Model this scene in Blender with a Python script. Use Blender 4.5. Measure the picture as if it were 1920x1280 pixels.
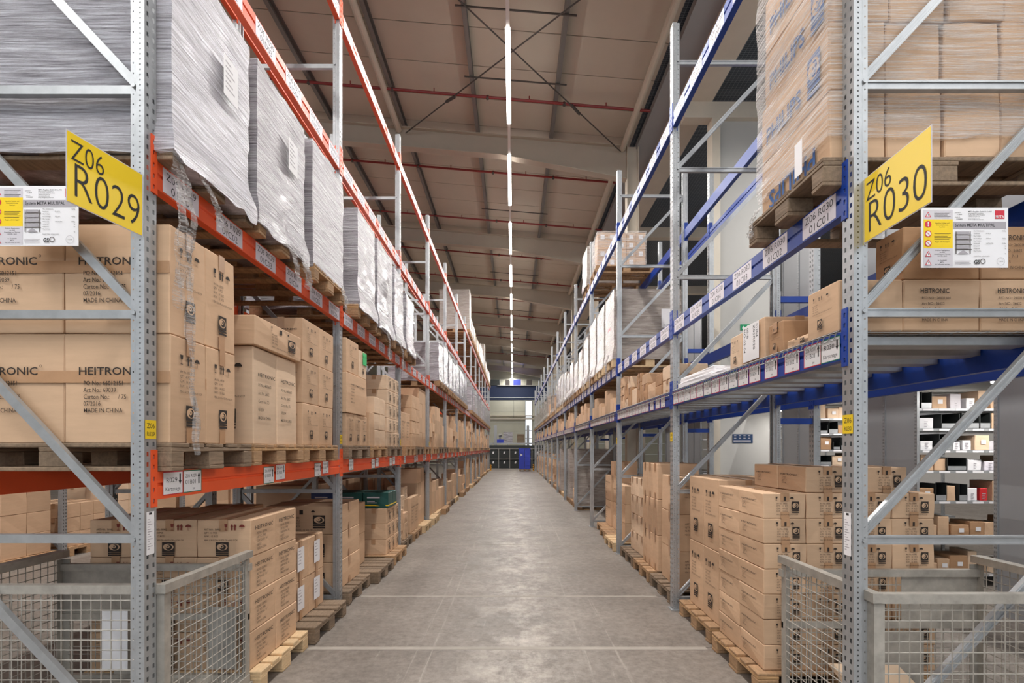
import bpy, bmesh, math, random
from mathutils import Vector, Matrix, noise
R = random.Random(7)
PI = math.pi
scene = bpy.context.scene
COL = scene.collection
for o in list(bpy.data.objects): bpy.data.objects.remove(o)

# ------------------------------------------------------------------ camera
FPX = 968.0                                   # focal length in pixels of a 1920 px wide frame
CZ = 1.654
cam_d = bpy.data.cameras.new('camera'); cam = bpy.data.objects.new('camera', cam_d); COL.objects.link(cam)
cam.location = (0, 0, CZ); cam.rotation_euler = (PI/2, 0, 0)
cam_d.sensor_width = 36; cam_d.lens = FPX/1920*36
cam_d.shift_x = -2/1920; cam_d.shift_y = 200/1920
cam_d.clip_start = 0.05; cam_d.clip_end = 200
scene.camera = cam
# ------------------------------------------------------------------ world, exposure
w = bpy.data.worlds.new('world'); scene.world = w; w.use_nodes = True
w.node_tree.nodes['Background'].inputs[0].default_value = (.85, .92, 1, 1)
w.node_tree.nodes['Background'].inputs[1].default_value = 0.6
scene.view_settings.view_transform = 'Standard'; scene.view_settings.look = 'None'
scene.view_settings.exposure = -0.08; scene.view_settings.gamma = 1
scene.view_settings.use_curve_mapping = False
scene.cycles.max_bounces = 7; scene.cycles.diffuse_bounces = 5; scene.cycles.glossy_bounces = 3
scene.cycles.transparent_max_bounces = 8; scene.cycles.adaptive_threshold = .02; scene.cycles.caustics_reflective = False; scene.cycles.caustics_refractive = False
scene.cycles.use_denoising = True; scene.cycles.sample_clamp_indirect = 4
LAMP_W = 182.0        # watts of light per 2.5 m strip luminaire
# ------------------------------------------------------------------ materials
def lin(r, g, b):
    f = lambda c: (c/255/12.92) if c/255 <= .04045 else ((c/255+.055)/1.055)**2.4
    return (f(r), f(g), f(b), 1)
def newmat(name):
    m = bpy.data.materials.new(name); m.use_nodes = True
    nt = m.node_tree; b = nt.nodes['Principled BSDF']
    return m, nt, b
def N(nt, t, **kw):
    n = nt.nodes.new(t)
    for k, v in kw.items(): setattr(n, k, v)
    return n
def mat(name, col, rough=.5, metal=0, var=0, scale=8, bump=0, rnd=0, stretch=None, spec=.5, emit=0, island=False):
    """plain principled with optional noise mottling (var), random brightness per object (rnd) and bump"""
    m, nt, b = newmat(name); L = nt.links.new
    b.inputs['Roughness'].default_value = rough; b.inputs['Metallic'].default_value = metal
    b.inputs['Specular IOR Level'].default_value = spec
    b.inputs['Base Color'].default_value = col
    if emit:
        b.inputs['Emission Color'].default_value = col; b.inputs['Emission Strength'].default_value = emit
    if var or bump:
        tc = N(nt, 'ShaderNodeTexCoord'); mp = N(nt, 'ShaderNodeMapping'); nz = N(nt, 'ShaderNodeTexNoise')
        nz.inputs['Scale'].default_value = scale; nz.inputs['Detail'].default_value = 5; nz.inputs['Roughness'].default_value = .6
        if stretch: mp.inputs['Scale'].default_value = stretch
        L(tc.outputs['Object'], mp.inputs['Vector']); L(mp.outputs[0], nz.inputs['Vector'])
    out = None
    if var or rnd:
        hs = N(nt, 'ShaderNodeHueSaturation'); hs.inputs['Color'].default_value = col
        val = None
        if var:
            mr = N(nt, 'ShaderNodeMapRange'); mr.inputs['From Min'].default_value = .3; mr.inputs['From Max'].default_value = .7
            mr.inputs['To Min'].default_value = 1-var; mr.inputs['To Max'].default_value = 1+var
            L(nz.outputs['Fac'], mr.inputs['Value']); val = mr.outputs[0]
        if rnd:
            if island: oi = N(nt, 'ShaderNodeNewGeometry'); ro = oi.outputs['Random Per Island']
            else: oi = N(nt, 'ShaderNodeObjectInfo'); ro = oi.outputs['Random']
            m2 = N(nt, 'ShaderNodeMapRange'); m2.inputs['To Min'].default_value = 1-rnd; m2.inputs['To Max'].default_value = 1+rnd
            L(ro, m2.inputs['Value'])
            if val:
                mu = N(nt, 'ShaderNodeMath', operation='MULTIPLY'); L(val, mu.inputs[0]); L(m2.outputs[0], mu.inputs[1]); val = mu.outputs[0]
            else: val = m2.outputs[0]
        L(val, hs.inputs['Value']); L(hs.outputs[0], b.inputs['Base Color'])
    if bump:
        bp = N(nt, 'ShaderNodeBump'); bp.inputs['Strength'].default_value = bump; bp.inputs['Distance'].default_value = .01
        L(nz.outputs['Fac'], bp.inputs['Height']); L(bp.outputs[0], b.inputs['Normal'])
    return m
M = {}
M['galv'] = mat('galvanised_steel', lin(174, 176, 178), .4, .55, .10, 14)
M['galv_dark'] = mat('old_galvanised_steel', lin(150, 148, 143), .5, .4, .22, 10)
M['cage'] = mat('worn_cage_steel', lin(172, 166, 157), .48, .35, .2, 12)
M['orange'] = mat('orange_paint', lin(236, 90, 44), .38, 0, .04, 6)
M['blue'] = mat('blue_paint', lin(12, 60, 152), .42, 0, .05, 6)
M['carton'] = mat('corrugated_cardboard', lin(204, 170, 139), .75, 0, .05, 5, .06, .10, (1, 1, 6), .2)
M['carton_b'] = mat('pale_cardboard', lin(218, 190, 162), .75, 0, .05, 5, .06, .07, (1, 1, 6), .2)
M['carton_d'] = mat('dark_cardboard', lin(176, 138, 105), .75, 0, .06, 5, .06, .09, (1, 1, 6), .2)
M['carton_far'] = mat('cardboard_far', lin(206, 173, 143), .75, 0, .04, 5, 0, .2, None, .2, island=True)
M['tape'] = mat('brown_packing_tape', lin(180, 140, 106), .28, 0, .08, 12)
M['tape_clear'] = mat('clear_tape', lin(196, 158, 118), .18, 0, .05, 12)
M['ink'] = mat('black_print', lin(48, 38, 32), .8)
M['ink_red'] = mat('red_print', lin(120, 48, 38), .8)
M['ink_blue'] = mat('blue_print', lin(52, 92, 150), .8)
M['black'] = mat('black_ink', lin(30, 30, 34), .6)
M['white'] = mat('white_paper', lin(232, 230, 232), .55)
M['lilac'] = mat('label_paper', lin(228, 222, 230), .5)
M['red'] = mat('red_border', lin(200, 40, 60), .5)
M['green'] = mat('green_border', lin(20, 120, 100), .5)
M['yellow'] = mat('yellow_plate', lin(240, 205, 40), .35)
M['greylabel'] = mat('grey_field', lin(165, 160, 165), .5)
M['lightgrey'] = mat('light_grey_field', lin(205, 200, 205), .5)
M['wood'] = mat('pallet_wood', lin(166, 132, 98), .8, 0, .25, 9, .25, .18, (6, 1, 6))
M['wood_y'] = mat('pallet_wood_along', lin(172, 136, 96), .8, 0, .25, 9, .25, .18, (1, 6, 6))
M['wood_new'] = mat('fresh_pallet_wood', lin(210, 180, 140), .75, 0, .12, 9, .15, .08, (6, 1, 6))
M['wood_grey'] = mat('weathered_pallet_wood', lin(128, 108, 88), .85, 0, .25, 9, .3, .16, (6, 1, 6))
M['cream'] = mat('cream_painted_steel', lin(206, 196, 180), .5, 0, .04, 3)
M['rafter'] = mat('beige_rafter_steel', lin(182, 170, 154), .55, 0, .03, 3)
M['purlin'] = mat('grey_purlin', lin(122, 118, 114), .5, .3, .05, 4)
M['rod'] = mat('dark_steel_rod', lin(84, 78, 74), .6, .3)
M['pipe'] = mat('red_sprinkler_pipe', lin(134, 38, 36), .45)
M['roof'] = mat('roof_panel', lin(198, 187, 171), .6, 0, .03, 2, 0, .03)
M['sheet'] = mat('grey_sheet_steel', lin(160, 162, 165), .45, .25, .04, 2)
M['wall'] = mat('offwhite_wall', lin(184, 182, 178), .7, 0, .03, 2)
M['beige'] = mat('beige_wall_panel', lin(206, 204, 186), .6, 0, .03, 2)
M['darkblue'] = mat('dark_blue_crane', lin(5, 34, 76), .55)
M['tote'] = mat('blue_plastic', lin(52, 70, 190), .4)
M['blackplastic'] = mat('black_plastic', lin(44, 48, 48), .5)
M['greenbox'] = mat('dark_green_print', lin(24, 76, 70), .45)
M['bluebox'] = mat('navy_print', lin(36, 56, 110), .45)
M['hazard'] = mat('hazard_yellow', lin(240, 170, 20), .5)
M['redplastic'] = mat('red_plastic', lin(200, 40, 45), .4)
M['trunk'] = mat('white_trunking', lin(225, 220, 215), .4)
def lamp_mat(name, col, s):
    m, nt, b = newmat(name); b.inputs['Base Color'].default_value = col
    b.inputs['Emission Color'].default_value = col; b.inputs['Emission Strength'].default_value = s; return m
M['tube'] = lamp_mat('lit_strip', (1, .97, .92, 1), 14)
M['fill_glow'] = lamp_mat('rear_fill_glow', (.80, .90, 1, 1), 2.5)  # glow for the unseen panes added behind the viewer
M['sky'] = lamp_mat('daylight_window', (.86, .93, 1, 1), 1.6)

def concrete():
    m, nt, b = newmat('worn_concrete'); L = nt.links.new
    tc = N(nt, 'ShaderNodeTexCoord')
    def noise_(scale, detail, rough, sc=None):
        mp = N(nt, 'ShaderNodeMapping')
        if sc: mp.inputs['Scale'].default_value = sc
        L(tc.outputs['Object'], mp.inputs['Vector'])
        n = N(nt, 'ShaderNodeTexNoise'); n.inputs['Scale'].default_value = scale; n.inputs['Detail'].default_value = detail
        n.inputs['Roughness'].default_value = rough; L(mp.outputs[0], n.inputs['Vector']); return n.outputs['Fac']
    def ramp(fac, p0, c0, p1, c1):
        r = N(nt, 'ShaderNodeValToRGB'); e = r.color_ramp.elements
        e[0].position = p0; e[0].color = c0; e[1].position = p1; e[1].color = c1; L(fac, r.inputs[0]); return r.outputs[0]
    def mix(a, c, fac, mode='MIX'):
        x = N(nt, 'ShaderNodeMix', data_type='RGBA', blend_type=mode)
        L(a, x.inputs[6]); L(c, x.inputs[7])
        if isinstance(fac, float): x.inputs[0].default_value = fac
        else: L(fac, x.inputs[0])
        return x.outputs[2]
    base = ramp(noise_(1.1, 6, .6), .3, lin(120, 111, 103), .7, lin(147, 137, 128))
    fine = ramp(noise_(16, 8, .75), .36, (.62, .61, .60, 1), .62, (1.1, 1.1, 1.1, 1))
    c = mix(base, fine, .85, 'MULTIPLY')
    scuff = ramp(noise_(5, 8, .8, (3.2, .35, 1)), .60, (0, 0, 0, 1), .72, (1, 1, 1, 1))
    lt = N(nt, 'ShaderNodeRGB'); lt.outputs[0].default_value = lin(196, 188, 174)
    s2 = N(nt, 'ShaderNodeMath', operation='MULTIPLY'); s2.inputs[1].default_value = .45; L(scuff, s2.inputs[0])
    c = mix(c, lt.outputs[0], s2.outputs[0])
    dark = ramp(noise_(3.4, 7, .75), .60, (0, 0, 0, 1), .74, (1, 1, 1, 1))
    dk = N(nt, 'ShaderNodeRGB'); dk.outputs[0].default_value = lin(112, 106, 98)
    s3 = N(nt, 'ShaderNodeMath', operation='MULTIPLY'); s3.inputs[1].default_value = .45; L(dark, s3.inputs[0])
    c = mix(c, dk.outputs[0], s3.outputs[0])
    sx = N(nt, 'ShaderNodeSeparateXYZ'); L(tc.outputs['Object'], sx.inputs[0])
    def band(x0, hw):
        a = N(nt, 'ShaderNodeMath', operation='SUBTRACT'); a.inputs[1].default_value = x0; L(sx.outputs['X'], a.inputs[0])
        d = N(nt, 'ShaderNodeMath', operation='ABSOLUTE'); L(a.outputs[0], d.inputs[0])
        r = N(nt, 'ShaderNodeMapRange', interpolation_type='SMOOTHSTEP'); r.inputs['From Min'].default_value = 0; r.inputs['From Max'].default_value = hw
        r.inputs['To Min'].default_value = 1; r.inputs['To Max'].default_value = 0; L(d.outputs[0], r.inputs['Value']); return r.outputs[0]
    def times(a, b_, k_=1.0):
        m1 = N(nt, 'ShaderNodeMath', operation='MULTIPLY'); L(a, m1.inputs[0]); L(b_, m1.inputs[1])
        m2 = N(nt, 'ShaderNodeMath', operation='MULTIPLY'); L(m1.outputs[0], m2.inputs[0]); m2.inputs[1].default_value = k_; return m2.outputs[0]
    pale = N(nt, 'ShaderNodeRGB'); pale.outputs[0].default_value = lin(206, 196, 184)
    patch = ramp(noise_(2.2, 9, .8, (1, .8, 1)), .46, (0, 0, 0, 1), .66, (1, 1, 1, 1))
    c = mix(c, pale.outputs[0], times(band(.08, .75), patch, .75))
    streak = ramp(noise_(4, 8, .8, (9, .22, 1)), .5, (0, 0, 0, 1), .62, (1, 1, 1, 1))
    for x0 in (-.78, -.66, .58, .84): c = mix(c, pale.outputs[0], times(band(x0, .03), streak, .32))
    grime = ramp(noise_(2.6, 9, .8, (1.2, .8, 1)), .52, (0, 0, 0, 1), .68, (1, 1, 1, 1))
    gd = N(nt, 'ShaderNodeRGB'); gd.outputs[0].default_value = lin(100, 94, 86)
    for x0, hw in ((-.55, .6), (.75, .6)): c = mix(c, gd.outputs[0], times(band(x0, hw), grime, .45))
    L(c, b.inputs['Base Color'])
    rr = N(nt, 'ShaderNodeMapRange'); rr.inputs['To Min'].default_value = .35; rr.inputs['To Max'].default_value = .7
    L(noise_(6, 5, .6), rr.inputs['Value']); L(rr.outputs[0], b.inputs['Roughness'])
    bp = N(nt, 'ShaderNodeBump'); bp.inputs['Strength'].default_value = .12; bp.inputs['Distance'].default_value = .01
    L(noise_(30, 6, .7), bp.inputs['Height']); L(bp.outputs[0], b.inputs['Normal'])
    return m
M['concrete'] = concrete()

def film(name, opaque, col=(200, 198, 204), dark=(88, 80, 86), tr=.95):
    """wrinkled stretch film: streaks run round the load"""
    m, nt, b = newmat(name); L = nt.links.new
    tc = N(nt, 'ShaderNodeTexCoord'); mp = N(nt, 'ShaderNodeMapping'); mp.inputs['Scale'].default_value = (1.8, 1.8, 64)
    mp.inputs['Rotation'].default_value = (.06, -.05, 0)
    L(tc.outputs['Object'], mp.inputs['Vector'])
    n1 = N(nt, 'ShaderNodeTexNoise'); n1.inputs['Scale'].default_value = 1.7; n1.inputs['Detail'].default_value = 11; n1.inputs['Roughness'].default_value = .72
    L(mp.outputs[0], n1.inputs['Vector'])
    mp2 = N(nt, 'ShaderNodeMapping'); mp2.inputs['Scale'].default_value = (2.5, 2.5, 40); mp2.inputs['Rotation'].default_value = (-.22, .18, 0)
    L(tc.outputs['Object'], mp2.inputs['Vector'])
    n2 = N(nt, 'ShaderNodeTexNoise'); n2.inputs['Scale'].default_value = 1.3; n2.inputs['Detail'].default_value = 6; n2.inputs['Roughness'].default_value = .65
    L(mp2.outputs[0], n2.inputs['Vector'])
    ad = N(nt, 'ShaderNodeMath', operation='ADD'); L(n1.outputs['Fac'], ad.inputs[0]); L(n2.outputs['Fac'], ad.inputs[1])
    bp = N(nt, 'ShaderNodeBump'); bp.inputs['Strength'].default_value = 1; bp.inputs['Distance'].default_value = .013
    L(ad.outputs[0], bp.inputs['Height']); L(bp.outputs[0], b.inputs['Normal'])
    b.inputs['Roughness'].default_value = .3; b.inputs['Specular IOR Level'].default_value = .8; b.inputs['Metallic'].default_value = .28 if opaque else 0
    if opaque:
        rp = N(nt, 'ShaderNodeValToRGB'); e = rp.color_ramp.elements
        e[0].position = .34; e[0].color = lin(*dark); e[1].position = .66; e[1].color = lin(*col)  # ramp puts wrinkle highlights and dark folds into the colour
        em = e.new(.5); em.color = lin(*[int((a+b)/2+12) for a, b in zip(dark, col)])
        L(n1.outputs['Fac'], rp.inputs[0]); L(rp.outputs[0], b.inputs['Base Color'])
        b.inputs['Coat Weight'].default_value = .85; b.inputs['Coat Roughness'].default_value = .09
        n3 = N(nt, 'ShaderNodeTexNoise'); n3.inputs['Scale'].default_value = 1; n3.inputs['Detail'].default_value = 6; n3.inputs['Roughness'].default_value = .6
        mp3 = N(nt, 'ShaderNodeMapping'); mp3.inputs['Scale'].default_value = (5, 5, 22); mp3.inputs['Rotation'].default_value = (.35, -.3, 0)
        L(tc.outputs['Object'], mp3.inputs['Vector']); L(mp3.outputs[0], n3.inputs['Vector'])
        bp3 = N(nt, 'ShaderNodeBump'); bp3.inputs['Strength'].default_value = 1; bp3.inputs['Distance'].default_value = .03
        L(n3.outputs['Fac'], bp3.inputs['Height']); L(bp.outputs[0], bp3.inputs['Normal']); L(bp3.outputs[0], b.inputs['Coat Normal'])
    else:
        b.inputs['Base Color'].default_value = lin(236, 232, 230)
        t = N(nt, 'ShaderNodeBsdfTransparent'); mx = N(nt, 'ShaderNodeMixShader')
        rp = N(nt, 'ShaderNodeMapRange'); rp.inputs['From Min'].default_value = .42; rp.inputs['From Max'].default_value = .72
        rp.inputs['To Min'].default_value = .05; rp.inputs['To Max'].default_value = tr
        L(n1.outputs['Fac'], rp.inputs['Value']); L(rp.outputs[0], mx.inputs[0])
        L(t.outputs[0], mx.inputs[1]); L(b.outputs[0], mx.inputs[2])
        L(mx.outputs[0], nt.nodes['Material Output'].inputs['Surface'])
    return m
M['film'] = film('grey_stretch_film', True)
M['film_bright'] = film('bright_stretch_film', True, (244, 245, 252), (112, 106, 114))  # same film lightened for the front load, its light put into the colour
M['film_warm'] = film('grey_stretch_film_over_card', True, (198, 188, 180), (118, 104, 94))
M['film_clear'] = film('clear_stretch_film', False)
M['film_tail'] = film('loose_stretch_film', False, tr=.85)
def grating():
    m, nt, b = newmat('dark_grating'); L = nt.links.new
    tc = N(nt, 'ShaderNodeTexCoord'); bk = N(nt, 'ShaderNodeTexBrick'); bk.offset = 0
    bk.inputs['Color1'].default_value = lin(52, 62, 74); bk.inputs['Color2'].default_value = lin(46, 56, 68); bk.inputs['Mortar'].default_value = lin(128, 136, 144)
    bk.inputs['Scale'].default_value = 10; bk.inputs['Mortar Size'].default_value = .03; bk.inputs['Brick Width'].default_value = .8; bk.inputs['Row Height'].default_value = .5
    L(tc.outputs['Object'], bk.inputs['Vector']); L(bk.outputs[0], b.inputs['Base Color']); b.inputs['Roughness'].default_value = .5
    return m
M['grating'] = grating()
# ------------------------------------------------------------------ helpers
ORD = ['first', 'second', 'third', 'fourth', 'fifth', 'sixth', 'seventh', 'eighth', 'ninth', 'tenth', 'eleventh', 'twelfth', 'thirteenth', 'fourteenth', 'fifteenth', 'sixteenth', 'seventeenth', 'eighteenth']
def tag(o, label=None, cat=None, group=None, kind=None):
    if label: o['label'] = label
    if cat: o['category'] = cat
    if group: o['group'] = group
    if kind: o['kind'] = kind
    return o
def link(name, data, parent=None, loc=(0, 0, 0), rot=(0, 0, 0), scale=(1, 1, 1)):
    o = bpy.data.objects.new(name, data); COL.objects.link(o)
    o.location = loc; o.rotation_euler = rot; o.scale = scale
    if parent is not None: o.parent = parent
    return o
def empty(name, loc=(0, 0, 0), rz=0): 
    o = link(name, None, None, loc, (0, 0, rz)); o.empty_display_size = .1; return o
class MB:
    """collects boxes, prisms and tubes; mesh(name, mats) turns them into one mesh"""
    def __init__(s): s.v = []; s.f = []; s.m = []
    def add(s, vs, fs, mi=0):
        b = len(s.v); s.v += [tuple(v) for v in vs]; s.f += [tuple(i+b for i in f) for f in fs]; s.m += [mi]*len(fs); return s
    def box(s, x0, x1, y0, y1, z0, z1, mi=0):
        return s.add([(x0, y0, z0), (x1, y0, z0), (x1, y1, z0), (x0, y1, z0), (x0, y0, z1), (x1, y0, z1), (x1, y1, z1), (x0, y1, z1)],
                     [(0, 3, 2, 1), (4, 5, 6, 7), (0, 1, 5, 4), (1, 2, 6, 5), (2, 3, 7, 6), (3, 0, 4, 7)], mi)
    def tube(s, a, b, r, n=6, mi=0, r2=None):
        a = Vector(a); b = Vector(b); d = (b-a)
        if d.length < 1e-6: return s
        q = d.to_track_quat('Z', 'Y'); r2 = r if r2 is None else r2
        vs = [a+q@Vector((r*math.cos(2*PI*i/n), r*math.sin(2*PI*i/n), 0)) for i in range(n)]
        vs += [b+q@Vector((r2*math.cos(2*PI*i/n), r2*math.sin(2*PI*i/n), 0)) for i in range(n)]
        fs = [(i, (i+1) % n, n+(i+1) % n, n+i) for i in range(n)] + [tuple(range(n-1, -1, -1)), tuple(range(n, 2*n))]
        return s.add(vs, fs, mi)
    def bar(s, a, b, w, h, mi=0, up=(0, 0, 1)):
        """rectangular bar from a to b, w across, h along up"""
        a = Vector(a); b = Vector(b); d = (b-a).normalized(); u = Vector(up)
        x = d.cross(u).normalized(); u = x.cross(d).normalized()
        vs = [p+x*(sx*w/2)+u*(su*h/2) for p in (a, b) for sx, su in ((-1, -1), (1, -1), (1, 1), (-1, 1))]
        return s.add(vs, [(0, 1, 2, 3), (7, 6, 5, 4), (0, 4, 5, 1), (1, 5, 6, 2), (2, 6, 7, 3), (3, 7, 4, 0)], mi)
    def extr(s, prof, y0, y1, mi=0, axis='Y'):
        """profile of (x,z) points pushed along Y (or (y,z) along X)"""
        n = len(prof); P = (lambda p, t: (p[0], t, p[1])) if axis == 'Y' else (lambda p, t: (t, p[0], p[1]))
        return s.add([P(p, y0) for p in prof]+[P(p, y1) for p in prof],
                     [(i, (i+1) % n, n+(i+1) % n, n+i) for i in range(n)]+[tuple(range(n-1, -1, -1)), tuple(range(n, 2*n))], mi)
    def mesh(s, name, mats, smooth=False, fix=True):
        me = bpy.data.meshes.new(name); me.from_pydata(s.v, [], s.f)
        for mm in (mats if isinstance(mats, (list, tuple)) else [mats]): me.materials.append(M[mm] if isinstance(mm, str) else mm)
        if any(s.m): me.polygons.foreach_set('material_index', s.m)
        if fix:
            bm = bmesh.new(); bm.from_mesh(me); bmesh.ops.recalc_face_normals(bm, faces=bm.faces); bm.to_mesh(me); bm.free()
        if smooth: me.polygons.foreach_set('use_smooth', [True]*len(me.polygons))
        me.update(); return me
    def obj(s, name, mats, parent=None, loc=(0, 0, 0), rot=(0, 0, 0), smooth=False): return link(name, s.mesh(name, mats, smooth), parent, loc, rot)
def struct(name, mb, m, **kw): return tag(mb.obj(name, m, **kw), kind='structure')
# ---- flat print: 2D shapes and lettering collected in one mesh lying in XY
_txt = {}
RES = [2]
def text2d(s, bold=0.0):
    k = (s, bold, RES[0])
    if k not in _txt:
        c = bpy.data.curves.new('t', 'FONT'); c.body = s; c.size = 1; c.resolution_u = RES[0]; c.offset = bold; c.fill_mode = 'FRONT'
        o = bpy.data.objects.new('t', c); me = bpy.data.meshes.new_from_object(o)
        vs = [(v.co.x, v.co.y) for v in me.vertices]; fs = [tuple(p.vertices) for p in me.polygons]
        wd = max([v[0] for v in vs] or [0])
        _txt[k] = (vs, fs, wd)
        bpy.data.objects.remove(o); bpy.data.curves.remove(c); bpy.data.meshes.remove(me)
    return _txt[k]
class Print:
    def __init__(s): s.v = []; s.f = []; s.m = []; s.mats = []; s.n = 0
    def mi(s, m):
        if m not in s.mats: s.mats.append(m)
        return s.mats.index(m)
    def put(s, vs, fs, m, z=None):
        z = s.n*.00002 if z is None else z
        b = len(s.v); s.v += [(x, y, z) for x, y in vs]; s.f += [tuple(i+b for i in f) for f in fs]; s.m += [s.mi(m)]*len(fs)
        return s
    def layer(s): s.n += 12; return s
    def text(s, t, x, y, size, m='ink', bold=0.0, sx=1.0, align='l', width=None):
        vs, fs, wd = text2d(t, bold)
        if width: sx = width/(wd*size)
        ox = {'l': 0, 'c': -wd*size*sx/2, 'r': -wd*size*sx}[align]
        return s.put([(x+ox+vx*size*sx, y+vy*size) for vx, vy in vs], fs, m)
    def rect(s, x0, y0, x1, y1, m): return s.put([(x0, y0), (x1, y0), (x1, y1), (x0, y1)], [(0, 1, 2, 3)], m)
    def poly(s, pts, m): return s.put(pts, [tuple(range(len(pts)))], m)
    def ell(s, cx, cy, rx, ry, m, n=18, a0=0, a1=2*PI):
        return s.poly([(cx+rx*math.cos(a0+(a1-a0)*i/n), cy+ry*math.sin(a0+(a1-a0)*i/n)) for i in range(n if a1-a0 > 6.2 else n+1)], m)
    def ring(s, cx, cy, r, t, m, n=20):
        o = [(cx+r*math.cos(2*PI*i/n), cy+r*math.sin(2*PI*i/n)) for i in range(n)]; q = [(cx+(r-t)*math.cos(2*PI*i/n), cy+(r-t)*math.sin(2*PI*i/n)) for i in range(n)]
        return s.put(o+q, [(i, (i+1) % n, n+(i+1) % n, n+i) for i in range(n)], m)
    def arrow(s, cx, y0, y1, w, m):   # points from y0 to y1
        d = 1 if y1 > y0 else -1; hy = y1-d*w*1.1
        s.put([(cx-w*.28, y0), (cx+w*.28, y0), (cx+w*.28, hy), (cx-w*.28, hy)], [(0, 1, 2, 3) if d > 0 else (3, 2, 1, 0)], m)
        return s.put([(cx-w*.6, hy), (cx+w*.6, hy), (cx, y1)], [(0, 1, 2) if d > 0 else (2, 1, 0)], m)
    def glass(s, cx, y, h, m):
        s.poly([(cx-h*.25, y+h), (cx-h*.2, y+h*.6), (cx, y+h*.42), (cx+h*.2, y+h*.6), (cx+h*.25, y+h)][::-1], m)
        s.rect(cx-h*.04, y+h*.05, cx+h*.04, y+h*.45, m); return s.rect(cx-h*.2, y, cx+h*.2, y+h*.07, m)
    def umbrella(s, cx, y, h, m):
        s.ell(cx, y+h*.5, h*.45, h*.42, m, 8, 0, PI); return s.rect(cx-h*.03, y, cx+h*.03, y+h*.55, m)
    def eye(s, x, y, w, h, m, bg='carton'):
        """square mark: dark block with a swirl eye and two text lines under it"""
        s.rect(x, y+h*.28, x+w, y+h, m); s.layer()
        s.ell(x+w*.5, y+h*.64, w*.42, h*.25, bg); s.layer()
        s.ell(x+w*.54, y+h*.63, w*.26, h*.2, m); s.layer(); s.ell(x+w*.45, y+h*.67, w*.17, h*.12, bg); s.layer()
        s.ell(x+w*.48, y+h*.66, w*.06, h*.05, m)
        s.rect(x, y+h*.15, x+w, y+h*.25, m); return s.rect(x, y, x+w, y+h*.1, m)
    def mesh(s, name):
        me = bpy.data.meshes.new(name); me.from_pydata(s.v, [], s.f)
        for m in s.mats: me.materials.append(M[m])
        me.polygons.foreach_set('material_index', s.m); me.update(); return me
FACE = {'near': (PI/2, 0, 0), 'L': (PI/2, 0, PI/2), 'R': (PI/2, 0, -PI/2)}     # orientation of print on faces looking at -Y, +X, -X
_pc = {}
def pr(key, fn):
    if key not in _pc:
        p = Print(); fn(p); _pc[key] = p.mesh(key)
    return _pc[key]

# ================================================================== SETTING
LX, RX = 1.786, 1.63                 # distance of the left and right rack faces from the camera axis
LY0, LS = 2.5, 2.815                 # first left frame, bay pitch
RY0, RS = 2.47, 2.80
NB = 13
LEV_L = {'B': 1.396, 'C': 2.955, 'D': 4.52, 'E': 6.065}   # beam undersides
LEV_R = {'B': 2.09, 'C': 2.81, 'D': 4.93}
BH = .14
floor = empty('floor'); tag(floor, kind='structure')
ys = [-10, 1.6, 4.29, 5.78, 8.9, 12.4, 16, 20, 24, 28, 32, 36, 40, 45, 51]
for a, b in zip(ys, ys[1:]):
    MB().box(-20, 15, a+.004, b-.004, -.2, 0).obj('floor_slab', 'concrete', floor)
MB().box(-20, 15, -10, 51, -.25, -.012).obj('joint_bed', 'rod', floor)
# joint strips: pale filler along two of the joints
for y, wd in ((4.29, .05), (5.78, .035), (8.9, .03)):
    MB().box(-1.7, 1.6, y-wd, y+wd*.2, -.005, .0015).obj('joint_strip', mat('joint_filler', lin(160, 152, 142), .7, 0, .1, 9), floor)
def roofz(x): return 9.42-.085*x
# roof: panels laid across the purlins
ceiling = empty('ceiling'); tag(ceiling, kind='structure')
y = -10
while y < 51:
    mb = MB(); x0, x1 = -20, 2.9
    mb.extr([(x0, roofz(x0)), (x1, roofz(x1)), (x1, roofz(x1)+.1), (x0, roofz(x0)+.1)], y+.012, y+.97)
    mb.obj('roof_panel', 'roof', ceiling); y += .98
mb = MB(); mb.extr([(-20, roofz(-20)+.02), (2.9, roofz(2.9)+.02), (2.9, roofz(2.9)+.14), (-20, roofz(-20)+.14)], -10, 51); mb.obj('roof_deck', 'rod', ceiling)
mb = MB(); mb.box(2.9, 15, -10, 51, 9.16, 9.3); mb.obj('grating_deck', 'grating', ceiling)
for x in (-9.6, -7.9, -6.15, -4.4, -2.65, -.86, .93):
    mb = MB(); z = roofz(x); 
    mb.extr([(x-.04, z-.2), (x+.04, z-.2), (x+.04, z-.185), (x-.025, z-.185), (x-.025, z-.015), (x+.04, z-.015), (x+.04, z), (x-.04, z)], -10, 51)
    mb.obj('purlin', 'purlin', ceiling)
RAFT = [.8, 6.7, 12.6, 18.5, 24.4, 30.3, 36.2, 42.1, 48]
def rbot(x): return 8.735-.085*x if x < -.3 else 8.76-(x+.3)*.19
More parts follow.
